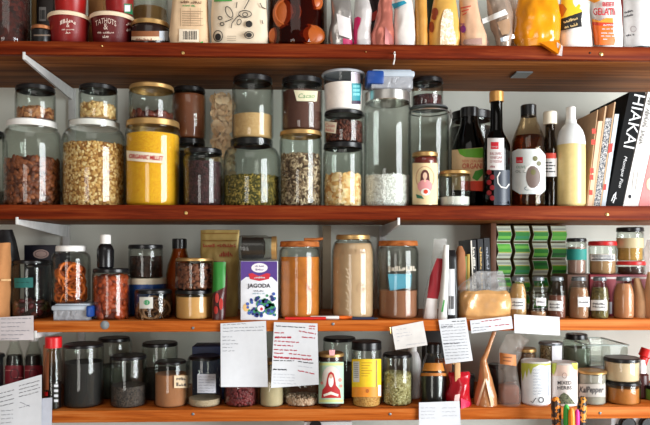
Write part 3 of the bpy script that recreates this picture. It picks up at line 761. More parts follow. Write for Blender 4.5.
jar('jar part filled with fine beige meal stacked on the herb jar', 232, 273.5, 72.5, t.zt, 'black', 6.5, .9, .12, dy=.03, content=('beige_meal', grain((208, 168, 116), (196, 152, 100), (220, 184, 134), 700, .3), 112))
t2 = jar('gold-lidded jar of striped sunflower seeds', 279.5, 322, 128, Z2, 'gold', 5, .94, .06, content=('sunflower_seeds', pieces((84, 62, 46), (150, 122, 92), (222, 200, 168), .6), 153), chunk=('b', 1400, (.0066, .0025, .0018)))
t = jar('jar of brown powder with a green-lettered tape label', 281.5, 322.5, 74, t2.zt, 'black', 6.5, .93, .10, dy=.016, content=('cacao_powder', M((88, 48, 36), .7, bump=.2, scale=90), 88))
lb = strip(t, [(294, 90), (317.5, 91), (316.5, 101.5), (297, 101)], M((214, 208, 176), .75), 'tape_label'); text(lb, t.surf, 'Cacao', 306.5, 95.8, 16, 4.6, M((60, 130, 70), .8), shear=.25)
t3 = jar('black-lidded jar of pale toasted flakes under two stacked containers', 323, 363, 140.5, Z2, 'black', 6, .93, .12, content=('toasted_flakes', pieces((206, 142, 76), (240, 196, 128), (250, 226, 180), .7), 174), chunk=('b', 525, (.0095, .007, .002)))
t = jar('low jar of dark cacao nibs with a red handwritten label', 324, 364, 108, t3.zt, 'black', 4.5, .94, .10, dy=.016, content=('cacao_nibs', pieces((84, 34, 22), (110, 50, 30), (56, 22, 16), .6), 120), chunk=('b', 735, (.004, .003, .002)))
lb = strip(t, [(324.8, 121), (337, 122.5), (336, 133.5), (324.8, 132)], TAPE, 'tape_label'); text(lb, t.surf, 'Cacao', 330.4, 125.3, 9.5, 3.4, M((190, 40, 44), .8), d=(1, .05)); text(lb, t.surf, 'Nibs', 330, 130, 8, 3.2, M((190, 40, 44), .8), d=(1, .05))
cx = 343.5
t = vessel('plastic_tub', 'white plastic tub with a teal label and clear lid on the nib jar', 'tub', cx, [(108, 17.8), (82, 19.4), (81, 19.5)], t.zt, .02, M((238, 230, 222), .4), part='tub')
z8 = P(cx, 69, t.yc - t.R).z
link('clear_collar', *lathe([(t.R * .98, t.zt - .001), (t.R, t.zt), (t.R * 1.04, z8), (t.R * 1.01, z8), (t.R * .96, t.zt + .001)], t.X, t.yc), CLEARP, t.root); t.zt = z8; lid(t, M((170, 174, 180), .25), 3, 21.8)
lb = strip(t, [(351.5, 83), (361, 83.5), (360.3, 101), (351.8, 100.5)], M((36, 136, 148), .5)); bars(lb, t.surf, [rect(353, 85 + 4 * k, 359.5, 87.5 + 4 * k) for k in range(3)], M((120, 196, 200), .5), .001, 'print')
bars(lb, t.surf, [rect(351.6, 100.5, 360.5, 104)], M((52, 34, 62), .5), .001, 'print')
bars(t.root, t.surf, [rect(351, 72, 360, 82.5)], M((214, 204, 214), .5), .001, 'label')
# tall canister
t = jar('tall clear canister with a brushed steel lid holding white shredded coconut', 363.5, 411, 87.5, Z2, 'steel', 11, .93, .035, content=('shredded_coconut', pieces((250, 249, 247), (255, 254, 252), (240, 237, 233), .7), 174), chunk=('b', 1575, (.006, .0016, .0012)), name='glass_canister', cat='canister', lhw=22.5)
cz = t.zt
def clip_box(label, xl, xr, yt, base, dy, clipx, group='clip-lid food containers', depth=.085, flip=False):
    A, B = P(xl, yt, dy), P(xr, yt, dy)
    q = thing('clip_container', label, 'container', ((A.x + B.x) / 2, dy + depth / 2, base), group); zt = A.z; h = zt - base
    w = (B.x - A.x)
    link('tub', *join(boxv(A.x + .006, B.x - .006, dy + .006, dy + depth - .006, base, base + .003, .001), boxv(A.x + .006, B.x - .006, dy + .006, dy + .008, base, zt - h * .34, .0008), boxv(A.x + .006, B.x - .006, dy + depth - .008, dy + depth - .006, base, zt - h * .34, .0008),
        boxv(A.x + .006, A.x + .008, dy + .006, dy + depth - .006, base, zt - h * .34, .0008), boxv(B.x - .008, B.x - .006, dy + .006, dy + depth - .006, base, zt - h * .34, .0008)), filmm(.5, (190, 192, 198)), q, smooth=.5)
    link('lid', *join(boxv(A.x + .002, B.x - .002, dy + .002, dy + depth - .002, zt - h * .42, zt - h * .1, .004), boxv(A.x + .008, B.x - .008, dy + .008, dy + depth - .008, zt - h * .12, zt, .003)), M((176, 186, 196), .25), q, smooth=.5)
    C0 = P(clipx[0], yt, dy); C1 = P(clipx[1], yt, dy)
    link('clip', *boxv(C0.x, C1.x, dy - .002, dy + depth * .7, zt - h * .8, zt - h * .12, .004), M((20, 66, 140), .35), q, smooth=.6)
    return q
clip_box('clip-lid food container with a blue clip lying on the steel canister lid', 369, 416, 68, cz, .012, (367, 384))
# clip-top jar and raisins
tj = jar('nearly empty wire-bail jar behind the tall coconut canister', 408, 449, 103, Z2, 'grey', 2, .90, .10, dy=.075, content=('lentils', M((116, 100, 70), .8), 196))
R_ = tj.R * .93; zz = P(tj.cx, 108, tj.yc - tj.R).z
pts = [(tj.X + R_ * 1.03 * math.cos(a), tj.yc + R_ * 1.03 * math.sin(a), zz) for a in [2 * math.pi * k / 24 for k in range(25)]]
xr_ = tj.X + tj.R * 1.02
link('wire_bail', *join(tube(pts, .0016, 6), tube([(xr_, tj.yc - .012, zz + .004), (xr_ + .004, tj.yc - .014, zz - .012), (xr_ - .001, tj.yc - .016, zz - .030), (xr_ - .004, tj.yc - .014, zz - .045)], .0016, 6), tube([(xr_, tj.yc + .006, zz + .004), (xr_ + .006, tj.yc + .002, zz - .014), (xr_, tj.yc - .006, zz - .036)], .0016, 6)), STEEL, tj.root)
jar('small black-lidded jar of dark raisins on the wire-bail jar', 411.5, 443, 75, tj.zt, 'black', 5.5, .94, .10, dy=.085, content=('raisins', grain((60, 18, 22), (84, 26, 30), (40, 12, 16), 160, 1.0), 93))
# woman-label jars
def lady_label(t, x0, y0, x1, y1, bg, hair, robe, frame=None):
    lb = strip(t, rect(x0, y0, x1, y1), bg, 'label', .0006); cx, w, h = (x0 + x1) / 2, x1 - x0, y1 - y0
    if frame: outline(lb, t.surf, [loop(cx, y0 + .36 * h, w * .36, h * .28)], frame, .8, .0011, 'frame')
    bars(lb, t.surf, [disc(cx, y0 + .26 * h, w * .14, h * .10), [(cx - w * .16, y0 + .24 * h), (cx + w * .16, y0 + .24 * h), (cx + w * .2, y0 + .52 * h), (cx - w * .2, y0 + .52 * h)]], hair, .0012, 'hair')
    bars(lb, t.surf, [disc(cx, y0 + .31 * h, w * .085, h * .085), rect(cx - w * .04, y0 + .36 * h, cx + w * .04, y0 + .46 * h)], M((226, 188, 162), .7), .0016, 'face')
    bars(lb, t.surf, [disc(cx, y0 + .56 * h, w * .30, h * .16)], robe, .0014, 'robe')
    return lb
t = jar('narrow gold-lidded jar with a cream label picturing a woman and flowers', 412, 438, 150.5, Z2, 'gold', 5, .92, .08, dy=.004, content=('red_preserve', M((120, 34, 22), .4), 156), foot=.97)
lb = lady_label(t, 412.6, 163, 437.4, 204.5, M((232, 208, 160), .65), M((90, 44, 40), .7), M((224, 150, 150), .7), M((196, 150, 120), .7))
bars(lb, t.surf, [disc(425.5, 192, 4.6, 3.6)], M((244, 238, 226), .7), .0018, 'blossom'); bars(lb, t.surf, [disc(425.8, 191.6, 2.2, 2.2)], M((206, 60, 30), .7), .0021, 'blossom'); bars(lb, t.surf, [[(416, 194), (422, 196), (424, 199), (417, 198)]], M((50, 112, 84), .7), .0019, 'leaf')
t = jar('small gold-lidded jar with a little white powder at the bottom', 439, 470.5, 169, Z2, 'gold', 4, .94, .10, dy=.006, content=('white_powder', M((236, 232, 226), .8), 196))
# bottles
def bottle(label, cx, rows, base, dy, gm, capm, cap_py, cap_hw, content=None, name='glass_bottle', cat='bottle', yc=None, group=None):
    t = vessel(name, label, cat, cx, rows, base, dy, gm, group, part='glass', yc=yc)
    if content: fill(t, *content)
    h = rows[-1][0] - cap_py
    lz = P(cx, cap_py, t.yc - cap_hw * t.s).z
    z0 = t.zt - .002 - .004
    pr = [(0, z0), (cap_hw * t.s, z0), (cap_hw * t.s, lz - .002), (cap_hw * t.s - .0015, lz), (0, lz)]
    link('cap', *lathe(pr, t.X, t.yc, 24), capm, t.root, smooth=.5); t.zt = lz
    return t
jar('wide dark jar with a black lid behind the organic oil bottle', 450, 493, 108, Z2, 'black', 9, .93, .06, dy=.165, content=('coffee', M((30, 22, 20), .7), 124))
t = bottle('dark glass bottle with a green and red organic label', 469.5, [(205, 18.2), (203, 18.6), (158, 18.6), (146, 18), (136, 14.5), (124, 9.5), (118, 8.8), (113, 8.6)], Z2, .068, glassm((112, 90, 80), (40, 30, 28)), BLACK, 106, 9.2, ('oil', M((36, 20, 18), .3), 150))
lb = strip(t, [(452, 150), (487, 147), (487, 190), (452, 190)], M((222, 188, 142), .65))
strip_g = bars(lb, t.surf, [[(458, 149.5), (487, 147.5), (487, 155), (480, 158), (465, 157), (460, 154)]], M((96, 164, 42), .6), .0012, 'green_shape')
bars(lb, t.surf, [[(461, 181), (487, 181), (487, 191.5), (461, 190)]], M((216, 66, 42), .6), .0012, 'red_band'); bars(lb, t.surf, [[(472, 178), (475, 171), (483, 168.5), (482, 175), (477, 181)], ], M((70, 140, 50), .6), .0014, 'leaf')
text(lb, t.surf, 'NEW ZEALAND', 473, 161, 21, 2.6, M((190, 60, 40), .7)); text(lb, t.surf, 'ORGANIC', 474, 166, 23, 5.6, M((190, 60, 40), .7), bold=.02)
t = bottle('tall black vinegar bottle with a gold cap and white label', 496.5, [(205, 13.3), (203, 13.8), (150, 13.8), (143, 13.4), (137, 10.5), (132, 7.4), (128, 6.3), (104, 5.9), (98, 6.1)], Z2, .008, glassm((70, 62, 60), (16, 14, 14)), M((204, 150, 82), .35, .5), 90, 7.2, ('vinegar', M((16, 12, 13), .3), 141))
strip(t, rect(494, 170, 509.5, 205), M((50, 56, 68), .4), 'picture', .0005)
lb = strip(t, rect(487.5, 138, 503.8, 170), M((226, 222, 220), .6)); bars(lb, t.surf, [rect(491, 142, 498.5, 149)], M((206, 26, 44), .6), .0012, 'red_square')
text(lb, t.surf, 'coop', 494.7, 147, 6, 1.8, PAPER, off=.0016)
for k, w in enumerate(('BALSAMIC', 'VINEGAR', 'OF MODENA')): text(lb, t.surf, w, 496.3, 153.5 + 4 * k, 12, 2.9, M((150, 60, 74), .7))
text(lb, t.surf, '~50cl', 492.5, 166.5, 5, 2.4, M((150, 60, 74), .7))
bars(t.root, t.surf, [disc(489.3 + (k % 2) * 3, 172 + 5.2 * k, 2.4, 2.6) for k in range(6)], M((150, 24, 34), .4), .001, 'cherries_print'); outline(t.root, t.surf, [[(500, 172), (497.5, 177), (498, 183), (501, 187), (506, 188), (509, 184)]], M((226, 224, 220), .6), 1.2, .0014, 'swirl_print')
t = bottle('amber olive oil bottle with a black cap and picture label', 528.5, [(205, 16.8), (203, 17.4), (150, 17.4), (138, 16.6), (129, 13), (120, 9), (116, 8), (112.5, 7.8)], Z2, .010, glassm((244, 236, 222), (150, 110, 70)), BLACK, 103.5, 7.9, ('olive_oil', glassm((214, 150, 84), (110, 50, 16)), 133))
lb = strip(t, [(512, 152), (518, 149), (540, 149), (545, 155), (545, 190), (541, 194), (520, 194), (512, 189)], M((206, 210, 208), .6)); bars(lb, t.surf, [rect(516.5, 157, 523, 163)], M((206, 26, 44), .6), .0012, 'red_square')
text(lb, t.surf, 'coop', 519.7, 161.3, 5, 1.6, PAPER, off=.0016); text(lb, t.surf, 'OLIVE', 521, 167, 9, 2.6, M((40, 110, 80), .7)); text(lb, t.surf, 'OIL 1L', 521, 171.5, 10, 2.6, M((30, 70, 60), .7))
bars(lb, t.surf, [disc(533.5, 177, 7.5, 12)], M((104, 86, 78), .5), .0011, 'plate_print'); outline(lb, t.surf, [loop(532.5, 177, 8.4, 12)[8:] + loop(532.5, 177, 8.4, 12)[:6]], M((236, 234, 230), .6), 1.6, .0014, 'plate_rim')
bars(lb, t.surf, [disc(535, 158.5, 2.4, 2.6), disc(538.5, 163.5, 2.2, 2.4), disc(533, 172, 2.5, 3)], M((96, 92, 48), .5), .0014, 'olives_print'); text(lb, t.surf, 'C', 526.5, 188.5, 4, 4, M((20, 70, 90), .7))
t = bottle('slim soy bottle with a white cap between the oil and the yellow liquid', 550, [(205, 7.2), (150, 7.4), (143, 6.6), (134, 4.9), (124, 4.7), (121, 4.7)], Z2, .03, glassm((190, 176, 158), (80, 66, 54)), M((232, 222, 200), .45), 110.5, 6.9, ('soy_sauce', M((26, 16, 14), .3), 182))
lb = strip(t, rect(543.5, 158, 556.8, 176.5), M((210, 208, 206), .6)); bars(lb, t.surf, [rect(544, 153, 556, 158.5)], M((190, 56, 36), .6), .001, 'red_band'); bars(lb, t.surf, [rect(545, 162 + 3 * k, 552 + (k % 2) * 3, 163.2 + 3 * k) for k in range(4)], INK, .001, 'print')
t = bottle('clear plastic bottle of pale yellow liquid with a white dispenser cap', 571, [(205, 13.6), (203, 14.2), (150, 14.3), (142, 14.1), (135, 13.2), (129, 11.2), (125, 8.2), (122.5, 5.2), (119, 5)], Z2, .006, M((228, 204, 138), .3), WHITE, 106, 4.6, None, name='plastic_bottle')
link('frosted_shoulder', *lathe([(.0, P(571, 143, t.yc).z), (14.35 * t.s, P(571, 143, t.yc - t.R).z)] + [(r + .0006, z) for r, z in t.prof if z > P(571, 143, t.yc - t.R).z] + [(0, t.prof[-1][1])], t.X, t.yc), M((226, 228, 226), .5), t.root)
# books leaning to the right
def book(label, bl, br, tl, tr, dy, depth, cover, pages=None, name='cookbook', cat='book', base=None, thin=.0022):
    a, b, c, d = [P(x, y, dy) for x, y in (bl, br, tr, tl)]
    base = Z2 if base is None else base
    a.z = b.z = base
    t = thing(name, label, cat, ((a.x + b.x) / 2, dy + depth / 2, base)); t2 = T(); t2.root = t; t2.surf = flat(dy)
    L = (d - a).length; sp = (b - a).length
    up = (d - a).normalized(); ac = (b - a)
    def q(u, v): return a + ac * u + up * (L * v)
    f = min(thin / sp, .2)
    def slab(u0, u1, v0, v1, y0, y1): return prism([(q(u, v).x, q(u, v).z) for u, v in ((u0, v0), (u1, v0), (u1, v1), (u0, v1))], y0, y1)
    link('cover', *join(slab(0, 1, 0, 1, dy, dy + .003), slab(0, f, 0, 1, dy + .003, dy + depth), slab(1 - f, 1, 0, 1, dy + .003, dy + depth)), cover, t, smooth=0)
    link('pages', *slab(f, 1 - f, .012, .985, dy + .003, dy + depth - .004), pages or M((226, 216, 196), .85), t, smooth=0)
    return t2
t = book('tan card folder leftmost of the leaning books', (586.4, 205), (587.2, 205), (597.4, 110), (598.2, 109), .045, .17, M((196, 160, 122), .8))
t = book('thin cookbook with a red and cream patterned spine', (587.5, 205), (591.8, 205), (598.4, 121), (602.5, 120), .045, .18, M((224, 190, 160), .7))
bars(t.root, t.surf, [rect(588.5 + 4 * f, 205 - 84 * f, 592 + 4.5 * f, 200 - 84 * f) for f in (.12, .3, .38, .72, .85)], M((208, 62, 42), .6), .0008, 'spine_print')
for k, (x0, x1, x2, x3) in enumerate(((592, 593.4, 605.4, 607), (599.8, 601, 614.6, 616))):
    book(('tan paper folder between the red and the black-and-white spines', 'tan paper folder behind the pale blue cookbook spine')[k], (x0, 205), (x1, 205), (x2, 106 - 4 * k), (x3, 104 - 4 * k), .045, .16, M((206, 172, 136), .8))
t = book('thin cookbook with a speckled black and white spine', (593.6, 205), (599.6, 205), (605.8, 118), (611.8, 117), .045, .19, grain((40, 48, 60), (214, 210, 206), (90, 96, 108), 420, .1))
t = book('thin cookbook with a pale blue and red spine', (601.3, 205), (605.4, 205), (615, 114), (619, 113), .045, .19, M((196, 206, 216), .65))
bars(t.root, t.surf, [[(608, 153), (612, 152), (613, 143), (609, 144)], [(603, 190), (606, 190), (606.6, 184), (604, 184)]], M((206, 58, 48), .6), .0008, 'spine_print')
t = book('thick black cookbook with white spine lettering HIAKAI', (606, 205), (622, 205), (629.5, 92), (646.5, 94.5), .045, .21, dull(M((13, 13, 14), .61)))
dv = (-22, 111); PW = M((226, 226, 228), .6)
text(t.root, t.surf, 'HIAKAI', 634.4, 121.5, 54, 11, PW, d=(-21, 100), off=.001); text(t.root, t.surf, 'Monique Fiso', 622.5, 172, 32, 4, PW, d=(-19, 100), off=.001, shear=.2)
outline(t.root, t.surf, [[(611.5, 201), (614, 195), (616, 192), (615, 198), (613, 203)], [(613, 197), (616.5, 198.5)]], PW, 1.1, .001, 'bird_mark')
t = book('white cookbook with grey lettering beside the black cookbook', (622.8, 205), (638, 205), (648, 92), (664, 94), .045, .21, M((232, 228, 224), .6))
text(t.root, t.surf, '~the Kinfolk table', 646.2, 121, 48, 5.4, M((120, 116, 112), .7), d=(-22, 100), off=.001); outline(t.root, t.surf, [[(634.5, 170), (638.5, 170), (635.5, 190), (632, 190), (634.5, 170)]], M((170, 166, 160), .7), .6, .001, 'stamp'); bars(t.root, t.surf, [disc(630, 196.5, 1.4, 2)], INK, .001, 'spine_mark')
t = book('pink cookbook at the right end of the second shelf', (638.6, 205), (654, 205), (654.4, 135), (670, 137), .045, .2, M((222, 132, 130), .6))
bars(t.root, t.surf, [disc(650, 184, 3.6, 6)], M((238, 206, 170), .6), .001, 'spine_print')
book('cream cookbook cut off by the right edge of the picture', (654.8, 205), (672, 205), (678.6, 100), (696, 102), .045, .2, M((224, 190, 150), .6))

# ================================================================ third shelf
Z3 = ZS[3]
t = pouch('paper_bag', 'brown paper bag at the left end of the third shelf', 'bag', [(320, -14, 8, .028), (305, -14, 8, .028), (270, -13, 9, .026), (243, -11, 10, .014)], Z3, .010, M((186, 128, 78), .85, bump=.1), 2.8, crump=.003, seed=30)
bars(t.root, t.surf, [rect(1, 279, 11, 281)], M((210, 170, 120), .8), .0014, 'fold')
t = pouch('dark_bag', 'black bag behind the brown paper bag', 'bag', [(320, -10, 18, .03), (260, -8, 19, .03), (230, -6, 12, .015)], Z3, .085, M((24, 22, 24), .5, bump=.3), 2.6, crump=.004, seed=31)
t = carton('dark_box', 'dark navy box with a pale oval label behind the teal-taped jar', 'box', 24, 60, 245, Z3, .16, .07, M((26, 26, 40), .45))
patch(t.root, t.surf, 'label', disc(41, 254, 8, 4.6), M((196, 168, 160), .6)); outline(t.root, t.surf, [loop(41, 254, 6, 3.2)], M((120, 90, 90), .6), .6, .001)
t = jar('big jar with a teal tape label and a few green and red sweets', 12, 51, 259.5, Z3, 'black', 4, .90, .10, dy=.035, content=('wrapped_sweets', pieces((66, 86, 36), (112, 26, 36), (60, 44, 40), .5), 304), chunk=('b', 70, (.009, .007, .005)))
lb = strip(t, [(15, 278), (33, 277.5), (33, 287.5), (15.5, 288)], M((14, 98, 92), .6), 'tape_label'); ink_lines(lb, t.surf, [(17, 282.5, 31, 282.5)], M((14, 60, 56), .8), .7)
cb = clip_box('clip-lid food container with a blue clip under the dried orange jar', 49.5, 90.5, 304, Z3, .006, (86, 92))
top = P(49.5, 304, .006).z
ORS = pieces((176, 72, 16), (222, 112, 34), (120, 42, 12), .45)
t = jar('jar of dried orange slices with a white lid standing on a clear container', 51.5, 90.5, 245, top + .0005, 'white', 6.5, .76, .13, dy=.010, content=('dried_orange_slices', ORS, 270), chunk=('ring', 80, (.0155, .002, .002)), foot=.9, lhw=15)
APR = pieces((150, 52, 18), (186, 76, 30), (96, 30, 12), .45)
t = jar('jar of dried apricots with a black lid', 92.5, 130, 267.5, Z3, 'black', 4.5, .92, .08, content=('dried_apricots', APR, 279), chunk=('b', 332, (.011, .008, .005)))
tt = bottle('small black bottle with a white cap standing on the apricot jar', 105.5, [(267, 8.4), (250, 8.6), (246, 7), (243.5, 4.6), (241, 4.6)], t.zt, .02, M((16, 15, 18), .25), WHITE, 234.5, 5.4)
# black clip jar on a blue and cream tub
t = vessel('blue_tub', 'blue tub with a cream band carrying the dark clip jar', 'tub', 147, [(320, 18), (300, 19), (277.5, 19)], Z3, .085, M((30, 68, 128), .4))
link('band', *lathe([(0, P(147, 284.5, t.yc - t.R).z), (t.R + .0008, P(147, 284.5, t.yc - t.R).z), (t.R + .0008, t.zt + .0005), (0, t.zt + .0005)], t.X, t.yc), M((222, 208, 182), .5), t.root); t.zt += .0005
t = jar('black-lidded jar of dark dried fruit on the blue and cream tub', 128.5, 163, 244, t.zt, 'black', 4.5, .95, .12, dy=.085, content=('dried_fruit', grain((40, 24, 18), (66, 36, 24), (24, 16, 14), 150, .9), 256))
t = jar('low jar of curled bark strips with a small white and green label', 134.5, 172.5, 288, Z3, 'black', 4, .93, .10, content=('bark_strips', pieces((120, 76, 44), (150, 104, 66), (84, 50, 30), .6), 308), chunk=('ring', 30, (.022, .001, .0018)))
lb = strip(t, [(140, 297), (153, 297), (153, 308.5), (140, 308.5)], M((206, 204, 196), .65)); bars(lb, t.surf, [disc(147, 302.5, 3, 2.6)], M((60, 150, 96), .6), .001, 'green_mark')
bottle('amber juice bottle behind the stacked gold-lidded spice jars', 179.5, [(318, 13.5), (275, 13.5), (266, 12), (256, 8.8), (250, 7.2), (246, 7)], Z3, .12, glassm((236, 214, 180), (130, 90, 46)), BLACK, 238.5, 7.4, ('juice', M((158, 94, 34), .35), 248))
t0 = jar('low jar of smooth peanut butter with a black lid', 175, 212.5, 288, Z3, 'black', 4.2, .94, .08, content=('peanut_butter', M((218, 160, 92), .5), 297.5))
jar('gold-lidded jar of red-brown spice pieces on the peanut butter jar', 175.5, 213.5, 257.5, t0.zt, 'gold', 3.4, .93, .08, dy=.010, content=('spice_pieces', pieces((104, 52, 34), (136, 78, 50), (70, 34, 24), .6), 266), chunk=('b', 455, (.005, .004, .003)))
t = pouch('chilli_pack', 'green-topped pack showing red chillies beside the spice jars', 'pack', [(319, 212, 225, .014), (300, 212, 226, .016), (278, 213, 227, .014), (261, 214, 225, .005)], Z3, .014, M((70, 22, 20), .35, bump=.2), 2.5, crump=.003, seed=33)
strip(t, [(212.5, 293), (225, 287), (226, 262), (213.5, 262)], M((40, 128, 44), .45), 'green_print'); bars(t.root, t.surf, [disc(217, 298, 2, 5), disc(221, 304, 2, 6), disc(216, 310, 2, 4)], M((176, 40, 32), .4), .0014, 'chilli_print')
GF = M((178, 152, 88), .42, .25, .45, 45)
t = pouch('foil_pouch', 'tall gold foil zip pouch with faded red lettering', 'pouch', [(319, 203, 237, .028), (300, 202, 238.5, .030), (262, 201, 239, .024), (238, 200, 239, .006), (230, 200, 239, .003)], Z3, .075, GF, 2.4, crump=.004, seed=34)
bars(t.root, t.surf, [rect(202, 240, 237, 241.2), rect(202, 233, 238, 234)], M((150, 112, 54), .5, .4), .0014, 'zip_seal'); text(t.root, t.surf, '~DRIED CHILLIES', 219.5, 245.5, 33, 3.4, M((166, 62, 40), .6), off=.002); text(t.root, t.surf, '~mild', 226, 254, 14, 5, M((166, 62, 40), .6), off=.002)
# tea box and the jar lying on it
t = carton('tea_box', 'purple and white fruit tea box lettered JAGODA', 'box', 240.5, 277.5, 261, Z3, .006, .065, M((226, 228, 234), .45))
sf = t.surf
bars(t.root, sf, [[(240.8, 261.4), (277.2, 261.4), (277.2, 282), (272, 277), (246, 277), (240.8, 281)]], M((78, 48, 130), .5), .0005, 'purple_band')
bars(t.root, sf, [disc(259.5, 267.8, 8.2, 4.8, 24)], M((232, 228, 232), .5), .0008, 'oval_badge'); text(t.root, sf, '~TEA HOUSE', 259.5, 266, 9, 1.6, M((70, 40, 110), .6), shear=.2); text(t.root, sf, '~herbal', 259.5, 269.5, 8, 1.8, M((70, 40, 110), .6), shear=.2)
bars(t.root, sf, [[(248.5, 274), (252, 273), (259, 276), (267, 273), (270.5, 274), (269, 279), (259.5, 281), (250, 279)]], M((196, 30, 48), .5), .001, 'red_ribbon'); text(t.root, sf, '~owocowa', 259.5, 277.4, 11, 2, PAPER, off=.0016)
text(t.root, sf, 'JAGODA', 259, 286.3, 23, 5.4, M((40, 36, 50), .6), bold=.02); text(t.root, sf, '~BILBERRY', 258.5, 290.8, 10, 1.6, M((90, 90, 100), .6)); text(t.root, sf, '~fruit tea 20 bags', 258.5, 293.4, 12, 1.4, M((120, 160, 170), .6))
rnd = random.Random(2); BL = []; LE = []; BD = []
for k in range(64):
    x = rnd.uniform(247, 275); y = rnd.uniform(300 - (x - 247) * .25, 316)
    (BL, LE, BD, BL)[k % 4].append(disc(x, y, rnd.uniform(1.1, 1.9), None, 10))
bars(t.root, sf, [disc(264, 304, 8, 5), disc(258, 311, 7, 4), disc(270, 309, 6, 6)] + LE, M((52, 136, 92), .6), .0008, 'leaf_print')
bars(t.root, sf, BL, M((62, 92, 172), .6), .0011, 'berry_print'); bars(t.root, sf, BD, M((34, 48, 112), .6), .0014, 'dark_berry_print'); bars(t.root, sf, [disc(261, 308.5, 3.6, 3.4)], M((236, 226, 232), .6), .0017, 'blossom_print'); bars(t.root, sf, [disc(261.5, 309, 1.4, 1.6)], M((196, 40, 70), .6), .002, 'blossom_heart'); bars(t.root, sf, [disc(246, 307.5, 3, 4)], M((220, 180, 120), .6), .0009, 'fruit_print')
# jar lying on its side
A, B = P(240, 248, .04), P(276, 248, .04); r = 12.6 * S(258, .04); zc = t.zt + r + .0005
jr = thing('glass_jar', 'dark jar lying on its side on top of the fruit tea box', 'jar', ((A.x + B.x) / 2, .04, t.zt))
def lay(prof, mat, name):
    vs, fs = lathe(prof, 0, 0, 28); link(name, [(v[2], .006 + r + v[0], zc + v[1]) for v in vs], fs, mat, jr)
lay([(0, A.x), (r * .96, A.x), (r, A.x + .004), (r, B.x - .022), (r * .9, B.x - .016), (r * .9, B.x - .003), (r * .84, B.x - .003), (r * .84, B.x - .018), (r - .003, B.x - .026), (r - .003, A.x + .005), (0, A.x + .005)], GLASS, 'glass')
lay([(0, A.x + .006), (r - .005, A.x + .006), (r - .005, B.x - .028), (r * .5, B.x - .024), (0, B.x - .024)], M((34, 26, 22), .7, bump=.2), 'dark_tea')
lay([(0, B.x - .002), (r * .9, B.x - .002), (r * .93, B.x - .009), (r * .93, B.x + .001), (r * .88, B.x + .002), (0, B.x + .002)], GOLD, 'lid')
# big jars
t = jar('tall wood-lidded jar of deep orange turmeric powder', 279, 320.5, 240.5, Z3, 'wood', 6, .87, .09, content=('turmeric', M((198, 112, 20), .7, bump=.3, scale=50, var=.18), 257), lhw=19.6)
outline(t.root, t.surf, [[(293, 280), (297, 277), (302, 279), (307, 285), (311, 291)], loop(301, 273, 5, 5)], M((176, 100, 30), .3), .8, .0003, 'embossing')
sp = t.zt; link('spoon_rest', *tube([(t.X + .010, t.yc - .02, sp + .003), (t.X + .038, t.yc - .015, sp + .004), (t.X + .052, t.yc - .014, sp + .006)], [.004, .0032, .003]), LIDWOOD, t.root)
t = jar('tall gold-lidded preserving jar full of pale brown flour', 331.5, 374.5, 234, Z3, 'gold', 5, .76, .20, content=('flour', M((204, 166, 130), .8, var=.05), 243), lhw=16.9)
EMB = M((186, 152, 114), .4)
outline(t.root, t.surf, [loop(361.5, 288, 3, 4.6), loop(361.5, 288, 1.4, 2.6)], EMB, .7, .0004, 'embossing'); text(t.root, t.surf, '~PRESERVING', 353, 251.5, 26, 4.6, M((176, 144, 108), .4), off=.0006)
outline(t.root, t.surf, [[(346 + (k % 2) * 1.5, 268 + 4 * k), (348 + (k % 3), 271 + 4 * k)] for k in range(11)], M((226, 204, 172), .4), 1.0, .0005, 'embossing')
t = jar('wood-lidded jar of cocoa with a blue packet inside', 377.5, 418.5, 240, Z3, 'wood', 5.5, .87, .10, content=('cocoa', M((150, 94, 64), .75, bump=.15), 291), lhw=19.6)
text(t.root, t.surf, '~PRESERVE', 402, 268.5, 28, 5, M((196, 186, 168), .4), off=.0005)
c0 = [P(388, 274, t.yc - t.R * .55), P(412, 274, t.yc - t.R * .5), P(411, 287, t.yc - t.R * .5), P(390, 291, t.yc - t.R * .55)]
link('blue_packet', [tuple(p) for p in c0] + [tuple(p + Vector((0, .010, 0))) for p in c0], [(0, 1, 2, 3), (7, 6, 5, 4), (0, 4, 5, 1), (1, 5, 6, 2), (2, 6, 7, 3), (3, 7, 4, 0)], M((88, 160, 186), .45), t.root)
# pens lying along the edge
def pen(label, a, b, r, parts, y=.010):
    A, B = P(a, 318, y), P(b, 318, y); zz = Z3 + r
    q = thing('pen', label, 'pen', ((A.x + B.x) / 2, y, Z3))
    for nm, f0, f1, r0, r1, m in parts:
        p0 = A.lerp(B, f0); p1 = A.lerp(B, f1); p0.z = p1.z = zz
        link(nm, *tube([p0, p0.lerp(p1, .04), p0.lerp(p1, .96), p1], [r0 * .9, r0, r1, r1 * .9], 12), m, q)
    return q
pen('red marker pen lying in front of the turmeric jar', 285, 326, .0035, [('barrel', 0, .7, .0035, .0035, M((206, 34, 24), .35)), ('cap', .68, 1, .0038, .0034, M((206, 34, 24), .35))], .006)
pen('white and orange pen lying in front of the flour jar', 305, 360, .0040, [('tip', 0, .10, .0015, .0034, M((60, 40, 34), .4)), ('barrel', .10, .62, .0038, .0040, WHITE), ('grip', .62, .86, .0042, .0040, M((236, 110, 30), .4)), ('point', .86, 1, .0034, .0012, BLACK)], .018)
pen('dark blue pen lying at the foot of the cocoa jar', 352, 378, .0030, [('barrel', 0, .85, .0030, .0030, M((40, 48, 74), .35)), ('point', .85, 1, .003, .0012, BLACK)], .008)
